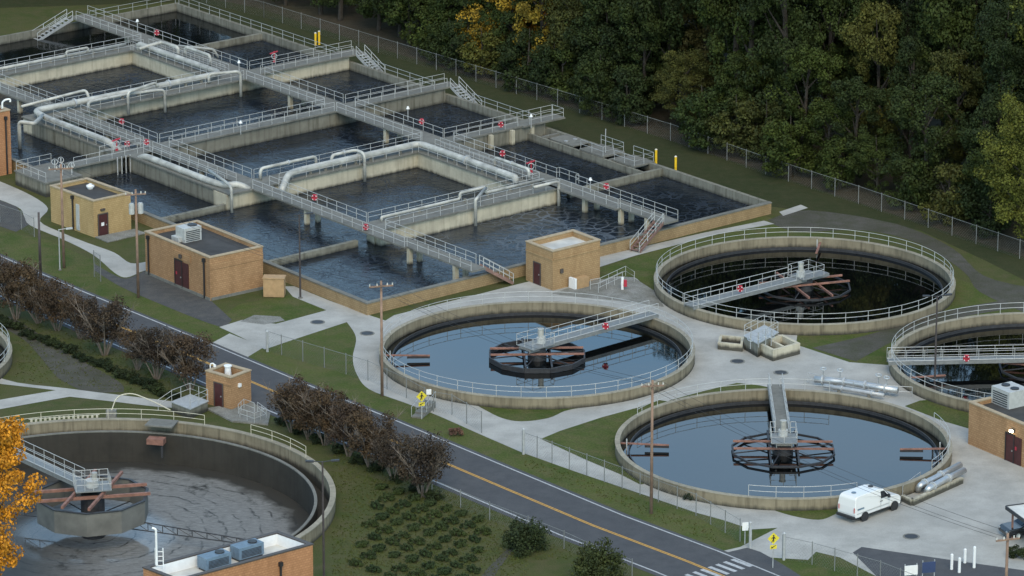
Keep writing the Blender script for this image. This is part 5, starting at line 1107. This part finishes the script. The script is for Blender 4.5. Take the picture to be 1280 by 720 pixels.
for sg in (-1, 1):
    for wx in (.85, 3.65):
        q = cpnt(wx, sg * .78, .32); mb = MB(); mb.tube([q - dn * .12, q + dn * .12], .32, 18); wh = mb.build('wheel', 'tyre', car); mb = MB(); mb.tube([q - dn * .13, q + dn * .13], .19, 12); mb.build('rim', 'unit_grey', wh)
    mb = MB(); mb.beam(cpnt(-.12, sg * .6, .68), cpnt(-.12, sg * .8, .68), .08, .14); mb.build('headlight', 'stainless', car)
mb = MB(); mb.add([cpnt(1.25, -.62, 1.05) , cpnt(1.25, .62, 1.05), cpnt(1.9, .56, 1.43), cpnt(1.9, -.56, 1.43)], [(0, 1, 2, 3)]); mb.v = [(v[0], v[1], v[2] + .02) for v in mb.v]; mb.build('windscreen', 'glass', car)
# ------------------------------------------------------------------ vegetation
def leaf_quads(mb, c, r, n, s, rg, flat=1.0, mi=0):
    """a loose clump of leaf-sized faces"""
    for _ in range(n):
        while True:
            x, y, z = rg.uniform(-1, 1), rg.uniform(-1, 1), rg.uniform(-1, 1)
            d2 = x * x + y * y + z * z
            if .12 < d2 < 1: break
        p = Vector((c[0] + x * r, c[1] + y * r, c[2] + z * r * flat))
        nrm = Vector((x + rg.gauss(0, .55), y + rg.gauss(0, .55), z + .35 + rg.gauss(0, .55))).normalized()
        a = nrm.cross(Vector((rg.gauss(0, 1), rg.gauss(0, 1), rg.gauss(0, 1)))); a.normalize(); b = nrm.cross(a)
        k = s * rg.uniform(.6, 1.3); a = a * k; b = b * k * rg.uniform(.55, .9)
        mb.add([p - a, p + b, p + a, p - b], [(0, 1, 2, 3)], mi)
def tree_protos(h, cr, seed, shape='round', nclump=55, per=60, ls=.22, base=.28):
    """returns (trunk mesh builder, crown mesh builder) around the origin"""
    rg = random.Random(seed); tr = MB(); cw = MB()
    lean = Vector((rg.uniform(-.06, .06), rg.uniform(-.06, .06), 0)) * h
    pts = [Vector((0, 0, -.2)), Vector((0, 0, h * .3)) + lean * .3, Vector((0, 0, h * .62)) + lean * .6, Vector((0, 0, h * .93)) + lean]
    tr.tube(pts, [h * .018 + .06, h * .014 + .04, h * .009 + .03, .03], 8)
    z0 = h * base; zc = (z0 + h) / 2; hz = (h - z0) / 2
    lobes = []
    for i in range(9):
        an = i * 2.4 + rg.uniform(-.4, .4); t = rg.random(); z = z0 + hz * 2 * (.12 + .8 * t)
        rr = cr * math.sqrt(max(.05, 1 - ((z - zc) / hz) ** 2)) if shape == 'round' else cr * (1 - .75 * (z - z0) / (2 * hz))
        e = Vector((math.cos(an) * rr * .75, math.sin(an) * rr * .75, z)) + lean * t
        s = Vector((0, 0, max(h * .2, z - h * .22))) + lean * .4
        tr.tube([s, s.lerp(e, .5) + Vector((0, 0, -.15)), e], [.09 + h * .003, .06, .025], 5)
        lobes.append((e, rr * rg.uniform(.45, .7)))
    for i in range(nclump):
        if rg.random() < .65:
            e, lr = rg.choice(lobes); d = Vector((rg.gauss(0, 1), rg.gauss(0, 1), rg.gauss(0, .8))); d.normalize(); c = e + d * lr * rg.uniform(.5, 1.05)
        else:
            an = rg.uniform(0, 6.283); z = zc + hz * rg.uniform(-.95, .92); rr = cr * math.sqrt(max(.03, 1 - ((z - zc) / hz) ** 2)) * math.sqrt(rg.random()) if shape == 'round' else cr * (1 - .78 * (z - z0) / (2 * hz)) * math.sqrt(rg.random())
            c = Vector((math.cos(an) * rr, math.sin(an) * rr, z)) + lean * .6
        c.z = max(z0 * .8, min(h, c.z))
        leaf_quads(cw, c, rg.uniform(.6, 1.3) * (.6 + cr * .1), per, ls, rg, .75)
    return tr, cw
KINDS = {}
def make_kind(key, h, cr, seed, mat, **kw):
    tr, cw = tree_protos(h, cr, seed, **kw)
    a = tr.build('trunk', kw.get('bark', 'bark') if 'bark' in kw else 'bark'); b = cw.build('crown', mat)
    KINDS[key] = (a.data, b.data)
    for o in (a, b): bpy.data.objects.remove(o)
def plant_tree(key, p, sc, rz, label, group, name='tree', cat='tree', mat=None, sz=1.0):
    t = thing(name, label, cat, (p.x, p.y, 0), group); t.rotation_euler = (0, 0, rz); t.scale = (sc, sc, sc * sz)
    for nm, me in zip(('trunk', 'crown'), KINDS[key]):
        if mat and nm == 'crown':
            k2 = (key, mat)
            if k2 not in KINDS:
                m2 = me.copy(); m2.materials.clear(); m2.materials.append(M[mat]); KINDS[k2] = m2
            me = KINDS[k2]
        o = bpy.data.objects.new(nm, me); COL.objects.link(o); o.parent = t
    return t
make_kind('tall1', 19, 3.9, 1, 'leaf_dark', nclump=125, per=170, ls=.13, base=.12)
make_kind('tall2', 18, 3.4, 2, 'leaf_mid', nclump=115, per=170, ls=.13, base=.1)
make_kind('tall3', 20, 4.4, 3, 'leaf_dark', nclump=140, per=170, ls=.135, base=.14)
make_kind('mid1', 12, 3.2, 4, 'leaf_mid', nclump=75, per=170, ls=.125, base=.08)
make_kind('mid2', 13, 2.7, 5, 'leaf_dark', nclump=70, per=170, ls=.12, base=.07, shape='cone')
make_kind('mid3', 11, 3.6, 6, 'leaf_mid', nclump=80, per=170, ls=.12, base=.08)
make_kind('low1', 6.5, 2.5, 7, 'leaf_dark', nclump=48, per=125, ls=.14, base=.06)
make_kind('low2', 5.0, 2.1, 8, 'leaf_mid', nclump=40, per=125, ls=.13, base=.05)
make_kind('autumn', 14, 3.5, 9, 'leaf_orange', nclump=140, per=110, ls=.13, base=.05)
make_kind('big', 17, 5.2, 10, 'leaf_olive', nclump=160, per=170, ls=.13, base=.1)
LT = {'leaf_dark': 'dark green', 'leaf_mid': 'mid green', 'leaf_olive': 'olive green', 'leaf_brown': 'brownish'}
F0 = G(473, 66); F1 = G(1220, 305); fd_ = (F1 - F0).normalized(); fn_ = Vector((-fd_.y, fd_.x, 0))
if fn_.y < 0: fn_ = -fn_
trg = random.Random(21)
WOOD = 'trees of the dense wood behind the far fence'
def wood_row(off, spacing, t0, t1, keys, mats, rowname, jit=1.2, s0=.85, s1=1.15, tall=1.0):
    t = t0
    while t < t1:
        p = F0 + fd_ * (t + trg.uniform(-jit, jit)) + fn_ * (off + trg.uniform(-jit, jit))
        mt = trg.choice(mats); key = trg.choice(keys)
        # leave room for the individually placed trees
        if all((p - q).length > dd_ for q, dd_ in SPECIAL):
            plant_tree(key, p, trg.uniform(s0, s1), trg.uniform(0, 6.28), '%s %s of the wood behind the far fence' % (LT[mt], rowname), WOOD, mat=mt, sz=tall * trg.uniform(.92, 1.1))
        t += spacing * trg.uniform(.8, 1.2)
special = [
    ('autumn', (590, 88), 1.05, 'leaf_gold', 'golden autumn tree at the top of the photo left of centre', 1.15),
    ('autumn', (655, 108), .95, 'leaf_gold', 'golden green autumn tree right of the orange one at the top', 1.15),
    ('autumn', (622, 85), 1.0, 'leaf_orange', 'orange autumn tree at the top of the photo left of centre', 1.2),
    ('mid3', (700, 118), 1.15, 'leaf_olive', 'olive tree right of the golden trees at the top', 1.2),
    ('big', (835, 168), .62, 'leaf_olive', 'broad olive green tree leaning over the fence above the yellow bollards', .85),
    ('tall2', (856, 150), .95, 'leaf_brown', 'tall brownish olive tree behind the broad olive one', 1.0),
    ('mid1', (1010, 228), .8, 'leaf_mid', 'round green tree close to the fence above the black forest edge tank', .9),
    ('mid3', (1075, 248), .7, 'leaf_mid', 'low round green tree at the fence right of the black forest edge tank', .9),
    ('big', (1262, 318), .85, 'leaf_lime', 'yellow green tree at the right photo edge by the forest fence', 1.05),
    ('tall1', (1268, 262), 1.12, 'leaf_lime', 'tall yellow green tree behind at the upper right corner', 1.05),
    ('low1', (935, 205), 1.1, 'leaf_olive', 'small olive tree at the fence between the yellow bollards and the black tank', 1.0),
    ('low2', (1165, 285), 1.2, 'leaf_olive', 'small olive bush tree at the fence right end', 1.0)]
SPECIAL = [(G(*s[1]) + fn_ * 2.5, 3.0 if s[0] != 'big' else 4.2) for s in special]
for i, (key, px, sc, mt, lab, sz) in enumerate(special):
    plant_tree(key, G(*px) + fn_ * 2.5, sc, i * 1.3, lab, WOOD, mat=mt, sz=sz)
wood_row(3.2, 3.3, 6, 100, ['low1', 'low2'], ['leaf_dark', 'leaf_dark', 'leaf_mid', 'leaf_olive'], 'small front row tree', 1.0)
wood_row(6.0, 4.8, -30, 104, ['mid1', 'mid2', 'mid3'], ['leaf_dark', 'leaf_mid', 'leaf_mid', 'leaf_dark'], 'middle sized tree', 1.4, .85, 1.2)
wood_row(11.5, 5.4, -42, 112, ['tall1', 'tall2', 'mid1', 'mid2'], ['leaf_dark', 'leaf_mid', 'leaf_dark', 'leaf_olive'], 'tall second row tree', 1.5, .9, 1.1, 1.25)
wood_row(17.5, 5.8, -42, 116, ['tall1', 'tall2', 'tall3'], ['leaf_dark', 'leaf_mid', 'leaf_dark'], 'tall third row tree', 1.6, .95, 1.15, 1.3)
wood_row(8.8, 5.0, 36, 66, ['tall1', 'tall3'], ['leaf_dark', 'leaf_mid'], 'tall tree just behind the middle row', 1.0, 1.02, 1.15, 1.25)
wood_row(25, 6.6, -40, 118, ['tall1', 'tall3'], ['leaf_dark', 'leaf_mid'], 'tall back row tree', 1.8, .95, 1.15, 1.3)
wood_row(33, 7.4, -38, 118, ['tall1', 'tall3'], ['leaf_dark', 'leaf_mid'], 'tall rearmost tree', 2, .95, 1.15)
# trees past the upper left tank end
for i, (px, key, mt, lab) in enumerate((((-30, -20), 'mid1', 'leaf_mid', 'mid green tree past the upper left corner of the tank'), ((40, -26), 'tall2', 'leaf_dark', 'dark green tree past the end of the tank, second from the left'), ((110, -30), 'mid3', 'leaf_olive', 'olive tree past the tank stairs at the upper left'), ((185, -8), 'low1', 'leaf_lime', 'yellowish bush tree right at the top of the tank stairs'), ((160, -25), 'mid2', 'leaf_lime', 'slim yellowish tree behind the tank stairs'), ((245, -26), 'tall1', 'leaf_dark', 'dark tree past the far corner of the tank'), ((300, -18), 'mid1', 'leaf_dark', 'dark middle sized tree past the far corner of the tank'))):
    plant_tree(key, G(*px), 1.0, i, lab, 'trees past the end of the tank', mat=mt)
for i in range(18):
    q = Vector((-86 + (i % 9) * 5.4 + trg.uniform(-1, 1), 121 + (i // 9) * 8 + trg.uniform(-1, 1), 0)); mt = trg.choice(['leaf_dark', 'leaf_mid'])
    plant_tree(trg.choice(['tall1', 'tall2', 'tall3']), q, 1.1, trg.uniform(0, 6), '%s tall tree in the wood beyond the upper left tank end' % LT[mt], 'tall trees past the upper left tank end', mat=mt, sz=1.2)
# orange tree at the lower left corner
plant_tree('autumn', G(-14, 733), .92, .6, 'bright orange autumn tree at the lower left corner', None, mat='leaf_orange', sz=1.24)
# crepe myrtles along the road
def myrtle_proto(seed):
    rg = random.Random(seed); st = MB(); cw = MB()
    for i in range(8):
        an = i * 2 * math.pi / 8 + rg.uniform(-.3, .3); r1 = rg.uniform(.5, 1.0); r2 = r1 + rg.uniform(.5, 1.1); h = rg.uniform(2.6, 3.6)
        a = Vector((.12 * math.cos(an), .12 * math.sin(an), -.1)); b = Vector((r1 * math.cos(an), r1 * math.sin(an), h * .5)); c = Vector((r2 * math.cos(an), r2 * math.sin(an), h))
        st.tube([a, b, c], [.06, .045, .02], 6)
        for j in range(4):
            an2 = an + rg.uniform(-.9, .9); q = b.lerp(c, rg.random()); e = q + Vector((math.cos(an2) * .7, math.sin(an2) * .7, rg.uniform(.4, .9))); st.tube([q, e], [.022, .01], 4, cap=False)
            for _ in range(3): e2 = e + Vector((rg.uniform(-.4, .4), rg.uniform(-.4, .4), rg.uniform(.1, .5))); st.tube([q.lerp(e, .6), e2], [.012, .006], 3, cap=False)
    for i in range(58):
        an = rg.uniform(0, 6.283); z = rg.uniform(1.3, 3.9); rr = (1.9 - abs(z - 2.7) * .55) * math.sqrt(rg.random())
        leaf_quads(cw, (math.cos(an) * rr, math.sin(an) * rr, z), rg.uniform(.4, .75), 115, .072, rg, .8)
    return st, cw
MY = []
for s in (31, 32, 33):
    a, b = myrtle_proto(s); o1 = a.build('stems', 'pale_bark'); o2 = b.build('crown', 'leaf_myrtle'); MY.append((o1.data, o2.data)); bpy.data.objects.remove(o1); bpy.data.objects.remove(o2)
for i, (px, sc, lab) in enumerate((((-12, 385), 1.1, 'leftmost red brown crepe myrtle at the photo edge'), ((20, 399), 1.15, 'red brown crepe myrtle at the short dark pole'), ((72, 413), 1.0, 'red brown crepe myrtle third from the left'), ((48, 404), .9, 'smaller red brown crepe myrtle in the gap left of the third'), ((172, 462), .8, 'small red brown crepe myrtle midway between the gap and the small tan kiosk'), ((386, 549), .9, 'smaller red brown crepe myrtle in the gap second right of the kiosk'), ((492, 600), .85, 'smaller red brown crepe myrtle just before the one nearest the shrub beds'), ((100, 423), .85, 'smaller red brown crepe myrtle in the gap right of the third'), ((131, 444), 1.12, 'red brown crepe myrtle with pale stems before the road line'), ((196, 474), 1.0, 'red brown crepe myrtle left of the small tan kiosk, farther one'), ((238, 487), 1.05, 'red brown crepe myrtle directly left of the small tan kiosk'), ((365, 540), 1.0, 'red brown crepe myrtle directly right of the small tan kiosk'), ((406, 556), 1.05, 'red brown crepe myrtle second to the right of the small tan kiosk'), ((436, 570), .95, 'red brown crepe myrtle third to the right of the small tan kiosk'), ((463, 584), 1.05, 'red brown crepe myrtle fourth to the right of the small tan kiosk'), ((528, 621), 1.12, 'red brown crepe myrtle nearest the shrub beds'))):
    sc *= 1.17; p = G(*px); t = thing('crepe_myrtle', lab, 'shrub', (p.x, p.y, 0), 'crepe myrtles along the road'); t.rotation_euler = (0, 0, i * 1.7); t.scale = (sc, sc, sc)
    for nm, me in zip(('stems', 'crown'), MY[i % 3]): o = bpy.data.objects.new(nm, me); COL.objects.link(o); o.parent = t
# low hedge plants behind them, bushes and junipers
def bush_proto(seed, r, h, mat, n=26, per=60, ls=.09, stems=True):
    rg = random.Random(seed); cw = MB(); st = MB()
    for i in range(n):
        an = rg.uniform(0, 6.283); z = h * rg.uniform(.15, .9); rr = r * math.sqrt(max(0, 1 - (z / h) ** 2 * .75)) * math.sqrt(rg.random()) * .85
        leaf_quads(cw, (math.cos(an) * rr, math.sin(an) * rr, z), min(r, h) * .3, per, ls, rg, .8)
    for i in range(5):
        an = i * 1.3; st.tube([Vector((0, 0, -.05)), Vector((math.cos(an) * r * .4, math.sin(an) * r * .4, h * .6))], [.04, .015], 5)
    a = st.build('stems', 'bark'); b = cw.build('leaves', mat); d = (a.data, b.data); bpy.data.objects.remove(a); bpy.data.objects.remove(b); return d
def plant_bush(d, p, sc, rz, name, label, group=None, sz=1.0):
    t = thing(name, label, 'shrub', (p.x, p.y, 0), group); t.rotation_euler = (0, 0, rz); t.scale = (sc, sc, sc * sz)
    for nm, me in zip(('stems', 'leaves'), d): o = bpy.data.objects.new(nm, me); COL.objects.link(o); o.parent = t
BR_ = bush_proto(51, 2.1, 2.9, 'leaf_bush', 70, 70, .10); JU = [bush_proto(60 + k, .95, .62, 'leaf_juniper', 22, 75, .07) for k in range(3)]; HE = [bush_proto(70 + k, 1.2, 1.1, 'leaf_hedge', 24, 60, .09) for k in range(2)]; PK = bush_proto(80, .9, .8, 'leaf_pink', 18, 50, .07)
plant_bush(BR_, G(657, 690), .98, 0, 'round_bush', 'round dark green bush by the near road edge, left of the two'); plant_bush(BR_, G(748, 725), 1.1, 2, 'round_bush', 'round dark green bush by the near road edge, at the bottom of the photo'); plant_bush(PK, G(570, 544), .85, 1, 'flower_bush', 'small pinkish bush on the grass right of the steps'); plant_bush(HE[0], G(862, 625), .55, 1, 'low_bush', 'small dark bush by the fence near the yard entrance')
plant_bush(HE[1], G(1270, 697), .8, 1, 'low_bush', 'small green bush at the lower right corner')
hr = random.Random(5)
for i in range(22):
    px = (-10 + i * 10.8, 399 + i * 4.75 + hr.uniform(-2, 2))
    plant_bush(HE[i % 2], G(*px), hr.uniform(.6, .85), i, 'low_hedge_plant', 'low dark hedge plant under the red brown crepe myrtles', 'low hedge plants under the crepe myrtles', .8)
for i in range(9):
    px = (352 + i * 24, 532 + i * 11.5 + hr.uniform(-2, 2)); plant_bush(HE[i % 2], G(*px), hr.uniform(.7, .9), i, 'low_hedge_plant', 'low dark hedge plant under the red brown crepe myrtles', 'low hedge plants under the crepe myrtles', .8)
j0, ja, jb = G(478, 612), G(608, 655) - G(478, 612), G(448, 700) - G(478, 612)
ja.z = jb.z = 0
n_u, n_v = 7, 9
for a in range(n_u):
    for b in range(n_v):
        p = j0 + ja * ((a + (b % 2) * .5) / (n_u - .5)) + jb * (b / (n_v - 1)) * 1.08 + Vector((hr.uniform(-.12, .12), hr.uniform(-.2, .2), 0))
        if hr.random() < .03: continue
        plant_bush(JU[(a * 3 + b) % 3], p, hr.uniform(.74, .86), hr.uniform(-.4, .4), 'juniper', 'low spreading juniper in the planted rows below the crepe myrtles', 'junipers planted in rows', hr.uniform(.85, 1.15))
# grass tufts roughening the nearer lawn
gr = random.Random(9); mb = MB()
for zone, cnt in ((((415, 560), (660, 720)), 5200), (((640, 575), (960, 700)), 3800), (((20, 400), (330, 500)), 3000)):
    for _ in range(cnt):
        px = gr.uniform(zone[0][0], zone[1][0]); py = gr.uniform(zone[0][1], zone[1][1]); p = G(px, py)
        q = p - rf[0]; side = None
        # keep off the road: signed distance from its far edge line
        e = rf[8] - rf[3]; s = ((p - rf[3]).x * e.y - (p - rf[3]).y * e.x) / Vector((e.x, e.y)).length
        if -.9 < s < 8.2: continue
        if s < 0 and py < 586 + (px - 653) * .395 - 18: continue
        if (Vector((p.x, p.y, 0)) - C4).length < R4 + .6: continue
        if s < 0 and px < 655: continue
        if s < 0 and px > 895: continue
        if s >= 0 and px < 340 and py > 474 + px * .10: continue
        for k in range(2):
            an = gr.uniform(0, 6.28); d = Vector((math.cos(an), math.sin(an), 0)) * gr.uniform(.05, .11); z = gr.uniform(.05, .13)
            mb.add([p - d, p + d, p + d * .4 + Vector((gr.uniform(-.05, .05), gr.uniform(-.05, .05), z))], [(0, 1, 2)])
gt = mb.build('grass_tufts', 'lawn'); gt['kind'] = 'stuff'; gt['label'] = 'short uneven grass on the near lawn and verge'; gt['category'] = 'grass'
# ------------------------------------------------------------------ light, sky, camera
SUN_EL, SUN_AZ = 45, math.atan2(.10, -1.0)      # broad soft light from the evening sky behind the camera
wd_ = bpy.data.worlds.new('World'); scene.world = wd_; wd_.use_nodes = True
nt = wd_.node_tree; bg = nt.nodes['Background']; sky = nt.nodes.new('ShaderNodeTexSky'); sky.sky_type = 'NISHITA'; sky.sun_disc = False
sky.sun_elevation = R(SUN_EL); sky.sun_rotation = SUN_AZ; sky.air_density = 1.0; sky.dust_density = 1.0; sky.ozone_density = 2.0; sky.altitude = 50
tint = mix(nt, sky.outputs[0], (1.02, 1.18, 1.10), 1.0, 'MULTIPLY')
cn = noise(nt, coords(nt, (1, 1, 3.2), 'Generated'), 4.2, 4, .55)       # thin high cloud
cf = ramp(nt, cn, [(.44, (0, 0, 0)), (.72, (.55, .55, .55))])
nt.links.new(mix(nt, tint, (4.6, 5.4, 5.9), cf), bg.inputs['Color']); bg.inputs['Strength'].default_value = .14
sl = bpy.data.lights.new('sun', 'SUN'); sl.energy = 1.05; sl.angle = R(40); sl.color = (1, .77, .48); so = bpy.data.objects.new('sun', sl); COL.objects.link(so)
sd = Vector((math.sin(SUN_AZ) * math.cos(R(SUN_EL)), math.cos(SUN_AZ) * math.cos(R(SUN_EL)), math.sin(R(SUN_EL))))
so.rotation_euler = sd.to_track_quat('Z', 'Y').to_euler(); so.location = (0, -200, 150)
cam = bpy.data.cameras.new('camera'); co = bpy.data.objects.new('camera', cam); COL.objects.link(co)
cam.sensor_width = 36; cam.lens = 36 * CF / 1280; cam.clip_end = 20000; cam.clip_start = 1
co.location = (0, -CY, CH); co.rotation_euler = (math.pi / 2 - CP, 0, 0); scene.camera = co
vs_ = scene.view_settings; vs_.view_transform = 'Standard'; vs_.look = 'None'; vs_.exposure = .97; vs_.gamma = 1; vs_.use_curve_mapping = False
scene.cycles.max_bounces = 6; scene.cycles.diffuse_bounces = 3; scene.cycles.glossy_bounces = 4; scene.cycles.use_denoising = True
